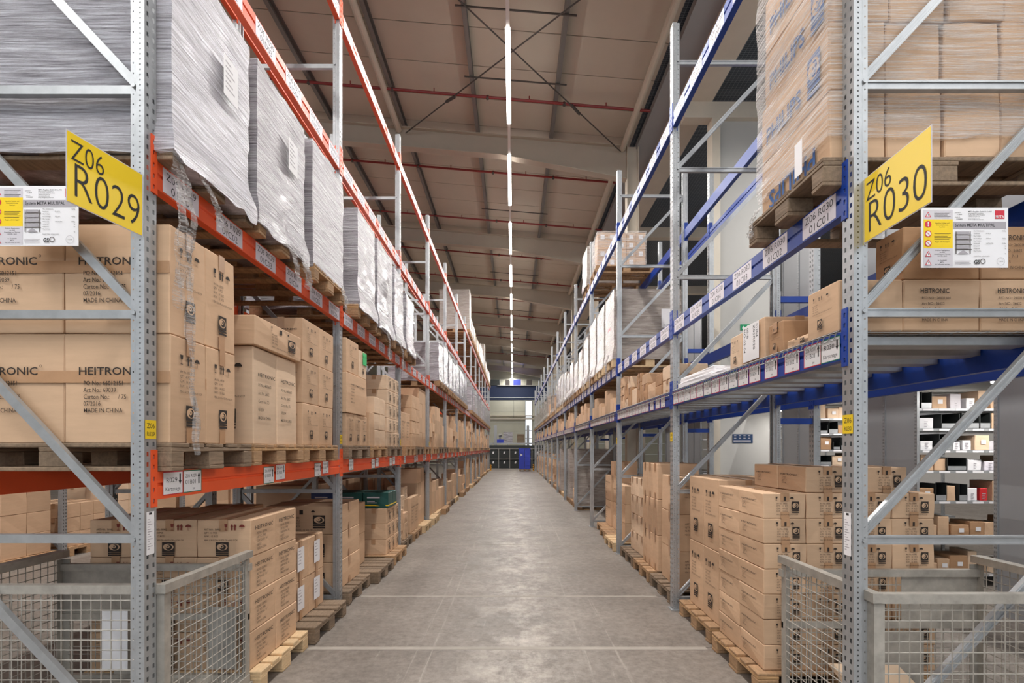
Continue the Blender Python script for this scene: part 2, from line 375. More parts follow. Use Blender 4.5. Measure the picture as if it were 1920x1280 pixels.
for y in RAFT:
    r = empty('rafter', (0, y, 0)); tag(r, kind='structure'); r.name = 'trim_1'
    mb = MB(); xs = [-20, -.3, 2.75]
    prof = [(x, rbot(x)+.02) for x in xs]+[(x, roofz(x)-.2) for x in reversed(xs)]
    mb.extr(prof, -.01, .01); mb.obj('web', 'rafter', r)
    mb = MB(); mb.extr([(x, rbot(x)) for x in xs]+[(x, rbot(x)+.02) for x in reversed(xs)], -.11, .11); mb.obj('lower_flange', 'rafter', r)
    mb = MB(); mb.extr([(x, roofz(x)-.22) for x in xs]+[(x, roofz(x)-.2) for x in reversed(xs)], -.11, .11); mb.obj('upper_flange', 'rafter', r)
    # column in the gap behind the right rack
    if y < 8: continue
    c = empty('column', (2.9, y, 0)); tag(c, kind='structure'); c.name = 'trim_2'
    mb = MB(); mb.box(-.14, .14, -.006, .006, 0, 9.0); mb.obj('web', 'cream', c)
    for s in (-1, 1):
        mb = MB(); mb.box(.13*s-.012, .13*s+.012, -.12, .12, 0, 9.0); mb.obj('flange', 'cream', c)
# round edge struts between the rafters
for x in (-2.78, 2.66):
    for a, b in zip(RAFT, RAFT[1:]):
        if x < 0 and a not in (6.7, .8): continue
        o = MB().tube((x, a+.05, roofz(x)-.27), (x, b-.05, roofz(x)-.27), .07, 12).obj('trim_3', 'cream', smooth=False); tag(o, kind='structure')
# cross bracing in the second bay
zb = roofz(0)-.36
for s in (-1, 1):
    br = empty('brace_rod', (0, 9.65, zb)); tag(br, 'thin steel cross brace rod under roof, rising toward the '+('left' if s > 0 else 'right'), 'brace rod', 'roof cross braces')
    MB().tube((-2.6*s, -2.9, .085*2.6*s), (2.6*s, 2.85, -.085*2.6*s), .014, 6).obj('rod', 'rod', br)
    MB().tube((1.35*s-.1*s, 1.37, -.09*s), (1.35*s+.1*s, 1.59, -.135*s), .032, 8).obj('turnbuckle', 'rod', br)
# sprinkler pipes across the roof
for i, y in enumerate([8.0]+[11.1+3.02*k for k in range(11)]):
    p = empty('sprinkler_pipe', (0, y, 0)); tag(p, 'red sprinkler pipe under the roof, %s from the front' % ORD[i], 'pipe', 'sprinkler pipes')
    MB().tube((-12, 0, roofz(-12)-.27), (2.95, 0, roofz(2.95)-.27), .028, 8).obj('pipe', 'pipe', p)
    for x in (-5.2, -3.5, -1.7, .35, 2.0):
        MB().tube((x, 0, roofz(x)-.245), (x, 0, roofz(x)-.17), .012, 6).obj('sprinkler_head', 'pipe', p)
        MB().tube((x-.9, -.001, roofz(x-.9)-.3), (x-.9, .02, roofz(x-.9)-.24), .04, 6).obj('hanger', 'rod', p)
# longitudinal beam and neighbouring bay on the right
o = MB().box(3.45, 4.0, -10, 51, 8.62, 9.16).obj('trim_4', 'cream'); tag(o, kind='structure')
o = MB().box(3.0, 3.45, -10, 51, 8.95, 9.1).obj('trim_5', 'sheet'); tag(o, kind='structure')
for y in (-1.3, 4.6, 10.5, 16.4, 22.3, 28.2, 34.1, 40):
    if y < 5 and y > 0: continue
    o = MB().box(3.45, 9, y-.12, y+.12, 8.3, 8.62).obj('trim_6', 'cream'); tag(o, kind='structure')
    o = MB().box(4.0, 4.16, y-.14, y+.14, 0, 8.3).obj('trim_7', 'cream'); tag(o, kind='structure')
o = MB().box(4.16, 5.35, 10.5, 10.62, 0, 8.6).obj('wall_right', 'wall'); tag(o, kind='structure')
o = MB().box(15, 15.2, -10, 51, 0, 9.2).obj('wall_outer', 'wall'); tag(o, kind='structure')
o = MB().box(-20.2, -20, -10, 51, 0, 11.2).obj('wall_left', 'wall'); tag(o, kind='structure')
o = MB().box(-20, 15, -10.2, -10, 0, 11.2).obj('wall_rear', 'wall'); tag(o, kind='structure')
# unseen glowing panes added behind the viewer to light the near faces
fill_gate = empty('added_window', (0, -10, 0)); tag(fill_gate, kind='structure')
for i in range(6):
    x = -9+3*i
    MB().box(x+.06, x+2.94, .02, .05, 2.2, 7.2).obj('pane', 'fill_glow', fill_gate)
    MB().box(x-.06, x+.06, 0, .1, 2.1, 7.3).obj('glazing_bar', 'galv', fill_gate)
# end wall with a tall window strip
wf = empty('wall_front', (0, 51, 0)); tag(wf, kind='structure')
wx0, wx1 = 1.22, 1.88
for z0, z1 in ((0, 1.05), (1.06, 2.1), (2.11, 3.15), (3.16, 4.2), (4.21, 5.25), (5.26, 6.3), (6.31, 7.4), (7.41, 11)):
    a = z1 > 1.3 and z1 < 6.5
    for x0, x1 in (((-20, wx0), (wx1, 15)) if a else ((-20, 15),)):
        MB().box(x0, x1, 0, .12, z0, z1).obj('wall_panel', 'beige', wf)
for z in (4.55, 4.85):
    MB().box(-4, 4, -.16, 0, z-.06, z+.06).obj('wall_rail', 'cream', wf)
win = empty('window_1', (0, 51, 0)); tag(win, kind='structure')
for z0, z1 in ((1.1, 2.6), (2.66, 3.4), (3.46, 4.7), (4.76, 6.3)):
    MB().box(wx0, wx1, .06, .08, z0, z1).obj('pane', 'sky', win)
    MB().box(wx0, wx1, .02, .09, z1, z1+.06).obj('glazing_bar', 'galv', win)
for x in (wx0, wx1): MB().box(x-.03, x+.03, -.02, .1, 1.05, 6.35).obj('window_frame', 'galv', win)
# ================================================================== LUMINAIRES
lamp_mesh = MB().box(-.042, .042, 0, 2.5, -.03, 0).mesh('diffuser', 'tube')
rail_mesh = MB().box(-.03, .03, 0, 3.7, .002, .06).mesh('rail', 'trunk')
def luminaire(x, y, z, label, group, light=True, power=LAMP_W, col=(1, .975, .94), rods=False):
    t = empty('strip_luminaire', (x, y, z)); tag(t, label, 'light', group)
    link('diffuser', lamp_mesh, t); link('trunking_rail', rail_mesh, t)
    if rods:
        for yy in (.4, 3.2): MB().tube((0, yy, .06), (0, yy, (roofz(x) if x < 2.9 else 9.16)-z), .008, 5).obj('drop_rod', 'rod', t)
    if light:
        ld = bpy.data.lights.new('strip_light', 'AREA'); ld.shape = 'RECTANGLE'; ld.size = .12; ld.size_y = 2.5; ld.energy = power
        ld.color = col; ld.spread = PI
        link('lamp_light', ld, t, (0, 1.25, -.06))
k = 0
for i in range(-3, 12):
    y = 8.52+3.70*i
    luminaire(-.088+(0 if i < 7 else 0), y, 8.6, 'lit strip light hung over the main aisle, %s from the front' % ORD[k], 'strip lights over the main aisle'); k += 1
for i in range(0, 6):
    luminaire(-5.6, -3+7.4*i, 8.7, 'lit strip light over the aisle behind the left rack, %s from front' % ORD[i], 'strip lights over the left aisle', True, LAMP_W*1.6, rods=True)
for i in range(0, 5):
    luminaire(6.6, -1+7.4*i, 7.9, 'lit strip light over the shelving on the right, %s from front' % ORD[i], 'strip lights over the right shelving', True, LAMP_W*1.4, rods=True)
for i, x in enumerate((-7.5, -4.5, -2.6, 2.6, 4.5, 7.5)):  # unseen lamps added behind the viewer to brighten the near faces
    luminaire(x, -5.0, 8.2, 'lit strip light added as unseen fill behind the viewer, %s from left' % ORD[i], 'added fill lights behind the viewer', True, LAMP_W*.5, (.93, .97, 1), True)
for i, y in enumerate([8.9, 10.6]+[12.6+2.95*k+.9 for k in range(10)]):
    t = tag(MB().bar((-1.0, y, roofz(-1)-.22), (1.1, y, roofz(1.1)-.22), .025, .02).obj('support_channel', 'rod'), 'thin steel channel carrying the strip lights, %s from front' % ORD[i], 'support', 'light support channels')
    MB().tube((-.088, y, roofz(0)-.2), (-.088, y, 8.66), .008, 5).obj('drop_rod', 'rod', t)
# ================================================================== RACK STEEL
def post_mesh(name, H):
    """perforated upright; face at x=0 looking to -x, runs in y -.0425...0425, body to +x"""
    v = []; f = []
    def strip(P, us, zs, holes):      # P(u,z)->point ; skip cells in holes
        b = len(v); nu = len(us)
        for z in zs: v.extend(P(u, z) for u in us)
        for j in range(len(zs)-1):
            for i in range(nu-1):
                if not holes(i, j): f.append((b+j*nu+i, b+j*nu+i+1, b+(j+1)*nu+i+1, b+(j+1)*nu+i))
    n = int(H/.05)
    zs = [0]
    for k in range(n): zs += [k*.05+.014, k*.05+.036]
    zs.append(H)
    us = [-.0425, -.029, -.015, .013, .027, .0425]
    strip(lambda u, z: (0, u, z), us, zs, lambda i, j: j % 2 == 1 and i in (1, 3))
    zf = [0]
    for k in range(2*n): zf += [k*.025+.009, k*.025+.0165]
    zf.append(H)
    for s in (-1, 1):
        strip(lambda u, z: (u, s*.0425, z), [0, .0175, .0235, .04], zf, lambda i, j: j % 2 == 1 and i == 1)
        strip(lambda u, z: (u, s*.0425-s*max(0, min(1, (u-.04)/.006))*.008, z), [.04, .046], [0, H], lambda i, j: False)
        zg = [0]
        for k in range(n): zg += [k*.05+.021, k*.05+.029]
        zg.append(H)
        strip(lambda u, z: (u, s*.0345, z), [.046, .056, .062, .072], zg, lambda i, j: j % 2 == 1 and i == 1)
        strip(lambda u, z: (.072, u, z), [s*.0345, s*.022], [0, H], lambda i, j: False)
    me = bpy.data.meshes.new(name); me.from_pydata(v, [], f); me.materials.append(M['galv']); me.update(); return me
PM = {'L': post_mesh('post_tall', 6.6), 'R': post_mesh('post_short', 6.0)}
foot_mesh = MB().box(-.02, .1, -.07, .07, 0, .008).mesh('base_plate', 'galv')
bolt_mesh = MB().tube((0, 0, 0), (0, -.012, 0), .011, 6).mesh('bolt', 'galv')
DEP = 1.1
def cbar(a, b):
    mb = MB(); mb.bar(a, b, .026, .042); mb.bar(Vector(a)+Vector((0, -.016, .017)), Vector(b)+Vector((0, -.016, .017)), .006, .008); mb.bar(Vector(a)+Vector((0, -.016, -.017)), Vector(b)+Vector((0, -.016, -.017)), .006, .008); return mb
HB = cbar((.05, 0, 0), (DEP-.05, 0, 0)).mesh('brace_horizontal', 'galv')
DB = cbar((.055, 0, .02), (DEP-.055, 0, 1.08)).mesh('brace_diagonal', 'galv')
def rack(name_, x, label):
    o = empty('pallet_rack', (x, 0, 0)); return tag(o, label, 'rack', 'pallet racks')
RACK_L = rack('l', -LX, 'tall pallet rack with orange beams along the left of the aisle')
RACK_R = rack('r', RX, 'tall pallet rack with blue beams along the right of the aisle')
RACK_RB = rack('rb', 3.07, 'blue beamed rack standing right behind the right rack')
RACK_LB = rack('lb', -3.10, 'orange beamed rack standing right behind the left rack')
RACK_LL = rack('ll', -6.75, 'orange beamed rack across the next aisle on the left')
def frame(side, X, y, rk, detail=True, back=True):
    """X = position of the face; side 'R' looks to -x, side 'L' looks to +x; returns the aisle post"""
    H = 6.6 if side == 'L' else 6.0
    rz = 0 if side == 'R' else PI; q = 1 if side == 'R' else -1; o = Vector((X-rk.location.x, y+.0425, 0))
    t = link('post', PM[side], rk, o, (0, 0, rz)); link('base_plate', foot_mesh, t)
    if back:
        t2 = link('post', PM[side], rk, o+Vector((q*DEP, 0, 0)), (0, 0, rz+PI)); link('base_plate', foot_mesh, t2)
        for i in range(int((H-.2)/1.1)+1):
            z = .11+1.1*i
            b_ = link('horizontal_brace', HB, rk, o+Vector((0, 0, z)), (0, 0, rz))
            if z+1.1 < H: link('diagonal_brace', DB, rk, o+Vector((0, 0, z)), (0, 0, rz))
            if detail: link('bolt', bolt_mesh, t, (.052, -.036*q, z), (0, 0, 0 if q > 0 else PI))
    return t
def beam_prof(face, inward, h=BH):
    f, d = face, inward
    return [(f, 0), (f+.05*d, 0), (f+.05*d, h), (f, h), (f, h*.60), (f+.008*d, h*.55), (f+.008*d, h*.50), (f, h*.45)]
# connector plate with keyhole openings: grid with holes, given thickness
def conn_mesh(name, m):
    mb = MB(); ys_ = [0, .011, .025, .036]; zs_ = [0]; hz = [.03, .085, .14, .20, .25]
    for h in hz: zs_ += [h-.011, h+.011]
    zs_.append(.285)
    for j in range(len(zs_)-1):
        for i in range(3):
            if i == 1 and j % 2 == 1: continue
            mb.box(-.006, 0, ys_[i], ys_[i+1], zs_[j], zs_[j+1])
    mb.box(-.006, .05, .036, .042, 0, .285)
    return mb.mesh(name, m)
CONN = {'orange': conn_mesh('connector_orange', 'orange'), 'blue': conn_mesh('connector_blue', 'blue')}
BEAMM = {}
def beam(X, d, y0, y1, z, m, rk, conn=True):
    """front face at X, body goes to X+.05*d ; d=+1 for the right rack front"""
    key = (m, round(y1-y0, 3), d)
    if key not in BEAMM:
        mb = MB(); mb.extr(beam_prof(0, d), .005, y1-y0-.005); BEAMM[key] = mb.mesh('beam', m)
    t = link('beam', BEAMM[key], rk, (X-rk.location.x, y0, z))
    if conn:
        for e in (0, 1):
            # plates sit on the post face, just outside the beam ends
            sx = 1 if d > 0 else -1
            o = link('connector', CONN[m], t, (0, (-.042 if e == 0 else (y1-y0)+.042), -.035), (0, 0, 0), (sx, 1 if e == 0 else -1, 1))
    return t
# ---- labels on beams
LLW, LLH, SW, SH = .30, .124, .152, .112
def loc_label(p, a, b):
    p.rect(0, 0, LLW, LLH, 'lilac'); p.layer(); p.text(a, LLW/2, .072, .056, 'black', -.006, align='c', width=.25); p.text(b, LLW/2, .012, .060, 'black', -.006, align='c', width=.175)
def slip(p, a, b, border, up, big=False):
    p.rect(-.005, -.005, SW+.005, SH+.006, border); p.layer(); p.rect(0, 0, SW, SH, 'white'); p.layer()
    if big: p.text(a, .02, .06, .036, 'black', -.004, width=.088); p.text(b, .014, .016, .03, 'black', -.004, width=.12)
    else: p.text(a, .012, .078, .026, 'black', -.004, width=.096); p.text(b, .012, .042, .034, 'black', -.004, width=.09); p.text('240', .075, .010, .015, 'black', 0)
    if up: p.arrow(.132, .04, .103, .02, 'black')
    else: p.arrow(.132, .103, .045, .02, 'black')
def stick(parent, name, me, loc, face): return link(name, me, parent, loc, FACE[face])
def label_plate(parent, me, loc, face):
    """a label is a thin plate with its print on it"""
    return stick(parent, 'location_label', me, loc, face)
POSTL, POSTR = [], []
for k in range(NB+1):
    POSTL.append(frame('L', -LX, LY0+LS*k, RACK_L, k < 3))
    POSTR.append(frame('R', RX, RY0+RS*k, RACK_R, k < 3))
LEVW = {'B': 'first', 'C': 'second', 'D': 'third', 'E': 'fourth'}
def add_labels(t, side, k, lev, L):
    fx = .0012 if side == 'L' else -.0012
    row = 'R029' if side == 'L' else 'R030'
    RES[0] = 3 if k == 0 else 1 if k > 2 else 2
    Q = range(0)
    if lev != 'B':
        for n in range(6):
            s = 'Z06 '+row; c = '%02d%s%02d' % (k+1, lev, n+1)
            yy = .045+n*.475 if side == 'L' else .05+n*.462
            me = pr('loc %s %s' % (s, c), lambda p: loc_label(p, s, c))
            stick(t, 'location_label', me, (fx, yy if side == 'L' else yy+LLW, .008), side)
    elif side == 'L':
        items = [(.05, 'R029', 'Kartonage', 'red', False), (.215, 'Z06 R029', '01B01', 'green', True), (1.115, 'Z06 R029', '01B03', 'green', True), (1.30, 'Z06 R029', '01A03', 'red', False), (2.06, 'Z06 R029', '01B05', 'green', True), (2.255, 'Z06 R029', '01A05', 'red', False)]
        for j, (yy, a, b, c, up) in enumerate(items):
            if k > 0 and j == 0: continue
            b2 = b.replace('01', '%02d' % (k+1), 1)
            me = pr('slip%s%s%s' % (a, b2, up), lambda p: slip(p, a, b2, c, up, a == 'R029'))
            stick(t, 'location_label', me, (fx, yy, .006 if j % 2 == 0 and j else .02), side)
    else:
        pos = [.18, .385, .63, .85]+[1.025+.168*j for j in range(10)]
        items = [(.02, 'R030', 'Kartonage', 'green', False)]+[(p_, 'Z06 R030', ('01B%02d' % (j+1)) if j % 3 != 2 or j < 4 else '01A%02d' % j, ('red', 'red', 'green')[j % 3] if j > 3 else 'red', j % 3 != 2 or j < 4) for j, p_ in enumerate(pos)]
        for j, (yy, a, b, c, up) in enumerate(items):
            if yy > L-.16 or (k > 0 and j == 0): continue
            b2 = b.replace('01', '%02d' % (k+1), 1)
            me = pr('slipR%s%s%s' % (a, b2, up), lambda p: slip(p, a, b2, c, up, a == 'R030'))
            stick(t, 'location_label', me, (fx, yy+SW, .012), side)
    RES[0] = 2
for k in range(NB):
    ya, yb = LY0+LS*k+.085, LY0+LS*(k+1)
    for lev, z in LEV_L.items():
        t = beam(-LX, -1, ya, yb, z, 'orange', RACK_L)
        add_labels(t, 'L', k, lev, yb-ya)
        beam(-LX-DEP, 1, ya, yb, z, 'orange', RACK_L, k < 3)
    ya, yb = RY0+RS*k+.085, RY0+RS*(k+1)
    for lev, z in LEV_R.items():
        t = beam(RX, 1, ya, yb, z, 'blue', RACK_R)
        add_labels(t, 'R', k, lev, yb-ya)
        beam(RX+DEP, -1, ya, yb, z, 'blue', RACK_R, k < 3)
# second row of posts and beams behind the right rack
for k in range(0, 7):
    t = frame('R', 3.07, RY0+RS*k, RACK_RB, False, False)
    for z in (1.9, 3.15): MB().box(RX+DEP-3.07, 0, RY0+RS*k+.02, RY0+RS*k+.065, z, z+.06).obj('row_spacer', 'blue', RACK_RB)
    if k < 6:
        for lev, z in (('B', 2.09), ('D', 4.93)):
            beam(3.07, 1, RY0+RS*k+.085, RY0+RS*(k+1), z, 'blue', RACK_RB)
# wire decks on the first level of the right rack
def wire_deck(k):
    y0, y1 = RY0+RS*k+.1, RY0+RS*(k+1)-.02; z = LEV_R['B']+BH
    t = empty('wire_deck', (RX, y0, z)); tag(t, 'galvanised wire deck on blue beams of the right rack, %s bay' % ORD[k], 'shelf deck', 'wire decks on the right rack')
    L = y1-y0
    if k == 0: wire_deck.ch = MB().box(.053, DEP-.053, -.06, .06, -.045, .0).mesh('support_channel', 'galv')
    n = 9
    for i in range(n): link('support_channel', wire_deck.ch, t, (0, (i+.5)*L/n, 0))
    if k < 4:
        if k == 0:
            mb = MB(); yy = .02
            while yy < L:
                mb.tube((-.008, yy, .004), (DEP, yy, .004), .003, 4); mb.tube((-.008, yy, .004), (-.008, yy+.022, -.03), .003, 4); yy += .05
            for x in (-.008, .02, .15, .3, .45, .6, .75, .9, 1.05): mb.tube((x, 0, .008), (x, L, .008), .003, 4)
            mb.tube((-.008, 0, -.03), (-.008, L, -.03), .003, 4)
            wire_deck.w = mb.mesh('wires', 'galv')
        tag(link('wires', wire_deck.w, t), kind='stuff')
for k in range(NB): wire_deck(k)
# yellow tags and paper slips on the first posts
def ytag(p, a, b): p.rect(0, 0, .078, .092, 'yellow'); p.layer(); p.text(a, .039, .052, .036, 'black', align='c', sx=.95); p.text(b, .039, .014, .03, 'black', align='c', sx=.9)
RES[0] = 3
for k in range(5):
    for side, T, rw in (('L', POSTL, 'R029'), ('R', POSTR, 'R030')):
        me = pr('ytag'+rw, lambda p: ytag(p, 'Z06', rw))
        z = 1.70 if side == 'L' else 1.725
        stick(T[k], 'row_tag', me, (-.0015, .039, z), 'R')       # frame-local: face looks to -x
def pslip(p):
    p.rect(0, 0, .055, .21, 'white'); p.layer(); p.rect(.018, .195, .038, .206, 'black')
    for i in range(13): p.rect(.008, .17-.012*i, .022+.02*((i*7) % 3)/2, .174-.012*i, 'greylabel')
for T in (POSTL, POSTR): stick(T[0], 'paper_slip', pr('pslip', pslip), (-.0015, .03, 1.132), 'R')
# yellow flag signs at the rack ends
def flag(p, L, H, a, b):
    RES[0] = 5
    p.text(a, L*.03, H*.62, .125, 'black', -.012, width=L*.42); p.text(b, L*.045, H*.11, .21, 'black', -.014, width=L*.91)
    RES[0] = 2
def flag_sign(p0, p1, z0, z1, rw, label):
    v = Vector((p1[0]-p0[0], p1[1]-p0[1], 0)); L = v.length; a = math.atan2(v.y, v.x)
    t = empty('row_sign', (p0[0], p0[1], z0), a); tag(t, label, 'sign', 'row signs')
    MB().box(0, L, 0, .004, 0, z1-z0).obj('sign_board', 'yellow', t)
    MB().box(-.004, L+.004, .001, .003, -.004, z1-z0+.004).obj('sign_edge', 'lightgrey', t)
    link('lettering', pr('flag'+rw, lambda p: flag(p, L, z1-z0, 'Z06', rw)), t, (0, -.0012, 0), (PI/2, 0, 0))
    return t
flag_sign((-1.848, 2.14), (-1.79, 2.492), 2.68, 2.972, 'R029', 'yellow row sign R029 on the left rack post')
t = flag_sign((1.67, 2.455), (1.654, 2.045), 2.63, 2.93, 'R030', 'yellow row sign R030 on the right rack post')
def clear_mat():
    m, nt, b = newmat('clear_plastic'); b.inputs['Base Color'].default_value = lin(235, 215, 90); b.inputs['Roughness'].default_value = .1; b.inputs['Alpha'].default_value = .45; return m
MB().box(-.06, .03, .006, .009, -.004, .304).obj('clear_bracket', clear_mat(), t)
# load plates
def load_plate(p, W, H):
    u = W/16.3
    R_ = lambda x0, y0, x1, y1, m: p.rect(x0*u, H-y1*u, x1*u, H-y0*u, m)
    T_ = lambda s, x, y, sz, m='ink', b=0, al='l', sx=.9, wd=None: p.text(s, x*u, H-y*u, sz*u, m, b, sx, al, wd*u if wd else None)
    R_(.4, .4, 5.9, 2.2, 'lightgrey'); R_(.4, 2.2, 5.9, 7.6, 'yellow'); R_(.4, 7.6, 5.9, 11.0, 'lightgrey'); R_(5.95, 2.65, 15.9, 4.0, 'greylabel'); R_(13.8, .5, 15.6, 2.1, 'red')
    p.layer()
    T_('META', 14.7, 1.95, .75, 'white', .01, 'c', 1, 1.6); T_('System META MULTIPAL', 6.3, 3.55, .85, 'black', .012, 'l', 1, 7.5)
    T_('META-Regalbau GmbH & Co. KG', 8.8, .85, .32, 'black', .01, 'l', .9, 4.4)
    for i, s in enumerate(('Industriegebiet Grosse Wiese', 'Postfach 2060 - 59757 Arnsberg', 'Telefon 0 29 32/9 57-0', 'www.meta-online.com', 'E-Mail: info@meta-online.com')): T_(s, 8.8, 1.15+.29*i, .26, 'ink')
    T_('Lieferdatum', 6.3, 1.0, .24); T_('11.2018', 6.6, 1.4, .34, 'black'); T_('Projekt-Nr.', 6.3, 1.85, .24); T_('11004002', 6.5, 2.25, .34, 'black')
    for yy, s in ((3.0, ('S\u00e4mtliche Schilder und', 'Sicherheitshinweise', 'beachten')), (6.5, ('Regale nicht besteigen!',)), (8.1, ('Ortsfeste Regalsysteme', 'aus Stahl', 'Anwendung und Wartung', 'DIN EN 15635')), (10.0, ('Im Zweifelsfall', 'META', 'den Lieferanten anrufen'))):
        for i, s in enumerate(s): T_(s, 3.9, yy+.36*i, .32, 'ink', .004, 'c')
    for yy in (.8, 4.8):
        for i in range(5): R_(2.4, yy+.27*i, 5.5-.3*(i % 3), yy+.09+.27*i, 'ink')
    for yy, kind in ((1.3, 't'), (3.1, 'e'), (4.9, 'n'), (6.7, 'n'), (8.7, 't'), (10.3, 't')):
        cx, cy = 1.25*u, H-yy*u
        if kind == 't':
            p.poly([(cx-.6*u, cy-.5*u), (cx+.6*u, cy-.5*u), (cx, cy+.55*u)], 'red'); p.layer(); p.poly([(cx-.4*u, cy-.4*u), (cx+.4*u, cy-.4*u), (cx, cy+.32*u)], 'white'); p.layer(); p.rect(cx-.05*u, cy-.2*u, cx+.05*u, cy+.15*u, 'black')
        else:
            p.ell(cx, cy, .62*u, .62*u, 'red'); p.layer()
            if kind == 'n': p.ell(cx, cy, .46*u, .46*u, 'white'); p.layer(); p.poly([(cx-.38*u, cy+.3*u), (cx-.3*u, cy+.38*u), (cx+.38*u, cy-.3*u), (cx+.3*u, cy-.38*u)][::-1], 'red')
            else: p.rect(cx-.09*u, cy-.1*u, cx+.09*u, cy+.45*u, 'white'); p.ell(cx, cy-.32*u, .1*u, .1*u, 'white')
    # little rack diagram
    R_(6.35, 4.5, 6.5, 8.7, 'ink'); R_(9.0, 4.5, 9.15, 8.7, 'ink')
    for i in range(4):
        R_(6.6, 4.5+.9*i, 8.9, 5.05+.9*i, 'greylabel'); R_(6.3, 5.12+.9*i, 9.4, 5.22+.9*i, 'ink')
    p.poly([(6.7*u, H-8.7*u), (8.8*u, H-8.7*u), (7.75*u, H-7.95*u)], 'greylabel')
    for i, (a, b, c) in enumerate((('Max. Feldbelastung', '', '7500kg'), ('St\u00e4ndertyp', 'SR 85/20', ''), ('Max. Feldlast', '', ''), ('bei Knickl\u00e4nge', '2250 mm', '4300kg'), ('Max. Fachlast', '', ''), ('Holmprofil', '140/50x2700', '2100kg'), ('Holmprofil', '', 'kg'), ('Holmprofil', '', 'kg'), ('Max. Fachlast', '', ''), ('', '', 'kg'), ('Anzahl Felder nebeneinander', '', ''))):
        yy = 4.5+.47*i
        if a: T_(a, 9.7, yy, .29)
        if b: T_(b, 12.0, yy, .29)
        if c: T_(c, 15.8, yy, .29, 'ink', 0, 'r')
    T_('GS', 9.8, 10.6, 1.1, 'black', .03, 'l', 1, 1.1); p.ring(11.45*u, H-10.1*u, .5*u, .12*u, 'ink'); p.ring(14.8*u, H-10.1*u, .75*u, .05*u, 'greylabel'); T_('11.2018', 14.8, 10.2, .3, 'ink', 0, 'c')
    for i in range(3): R_(6.2, 10.0+.27*i, 9.2-.3*(i % 2), 10.09+.27*i, 'greylabel')
for X, z, rw, lb in ((-2.48, 2.616, 'L', 'white load plate tied to the left front brace beside the R029 sign'), (1.941, 2.512, 'R', 'white load plate tied to the right front brace below the R030 sign')):
    W, H = .413, .285
    t = empty('load_plate', (X, 2.455, z)); tag(t, lb, 'sign', 'rack load plates')
    MB().box(0, W, 0, .003, 0, H).obj('plate', 'white', t)
    link('printing', pr('loadplate', lambda p: load_plate(p, W, H)), t, (0, -.0008, 0), (PI/2, 0, 0))
# ================================================================== PALLETS
def pal_parts():
    P = []
    for x0, wd in ((-.4, .145), (-.2225, .10), (-.0725, .145), (.1225, .10), (.255, .145)):       # along length: here y is the 0.8 m way
        P.append(('deck_board', (0, x0+wd/2, .133), (1.2, wd, .022)))
    for x in (-.5275, 0, .5275): P.append(('cross_board', (x, 0, .111), (.145, .8, .022)))
    for x in (-.5275, 0, .5275):
        for yy, wd in ((-.35, .1), (0, .145), (.35, .1)): P.append(('block', (x, yy, .061), (.145, wd, .078)))
    for yy, wd in ((-.35, .1), (0, .145), (.35, .1)): P.append(('bottom_board', (0, yy, .011), (1.2, wd, .022)))
    return P
PP = pal_parts(); PMESH = {}
def chamfer_box(sx, sy, sz, m, c=.004, jit=0, seed=0):
    bm = bmesh.new(); bmesh.ops.create_cube(bm, size=1)
    rr = random.Random(seed)
    for v in bm.verts: v.co = Vector((v.co.x*sx, v.co.y*sy, v.co.z*sz))+Vector((rr.uniform(-jit, jit), rr.uniform(-jit, jit), rr.uniform(-jit, jit)))
    bmesh.ops.bevel(bm, geom=bm.edges[:], offset=c, segments=1, affect='EDGES')
    me = bpy.data.meshes.new('b'); bm.to_mesh(me); bm.free(); me.materials.append(M[m]); me.update(); return me
def pallet(x, y, z, label, group, wood='wood', detail=True, rz=0):
    if not detail:
        if ('solid', wood) not in PMESH:
            mb = MB()
            for n, c, s in PP: mb.box(c[0]-s[0]/2, c[0]+s[0]/2, c[1]-s[1]/2, c[1]+s[1]/2, c[2]-s[2]/2, c[2]+s[2]/2)
            PMESH['solid', wood] = mb.mesh('pallet', wood)
        return tag(link('wooden_pallet', PMESH['solid', wood], None, (x, y, z), (0, 0, rz)), label, 'pallet', group)
    t = empty('wooden_pallet', (x, y, z), rz); tag(t, label, 'pallet', group)
    for i, (n, c, s) in enumerate(PP):
        key = (i, wood)
        if key not in PMESH:
            m = wood if n != 'cross_board' or wood != 'wood' else 'wood_y'
            PMESH[key] = chamfer_box(s[0], s[1], s[2], m, .004, .0025, i)
        link(n, PMESH[key], t, c)
    return t
# ================================================================== CARTONS
CM = {}
def carton_mesh(dx, dy, dz, m, seed):
    key = (round(dx, 3), round(dy, 3), round(dz, 3), m, seed)
    if key not in CM:
        bm = bmesh.new(); bmesh.ops.create_cube(bm, size=1)
        rr = random.Random(seed*31+int(dx*1000))
        bmesh.ops.subdivide_edges(bm, edges=bm.edges[:], cuts=1, use_grid_fill=True)
        for v in bm.verts:
            ext = sum(abs(abs(c)-.5) < 1e-4 for c in v.co)
            j = .0035 if ext == 3 else (.003 if ext == 2 else .005)
            s = 1 if ext == 3 else (1.004 if ext == 2 else 1.012)
            v.co = Vector((v.co.x*dx*(s if ext < 3 else 1), v.co.y*dy*(s if ext < 3 else 1), v.co.z*dz))+Vector((rr.uniform(-j, j), rr.uniform(-j, j), rr.uniform(-j, j)*.4))
            v.co.z += dz/2
        sharp = [e for e in bm.edges if len(e.link_faces) == 2 and e.calc_face_angle(0) > .8]
        bmesh.ops.bevel(bm, geom=sharp, offset=.005, segments=1, affect='EDGES')
        me = bpy.data.meshes.new('carton'); bm.to_mesh(me); bm.free(); me.materials.append(M[m]); me.update(); CM[key] = me
    return CM[key]
TM = {}
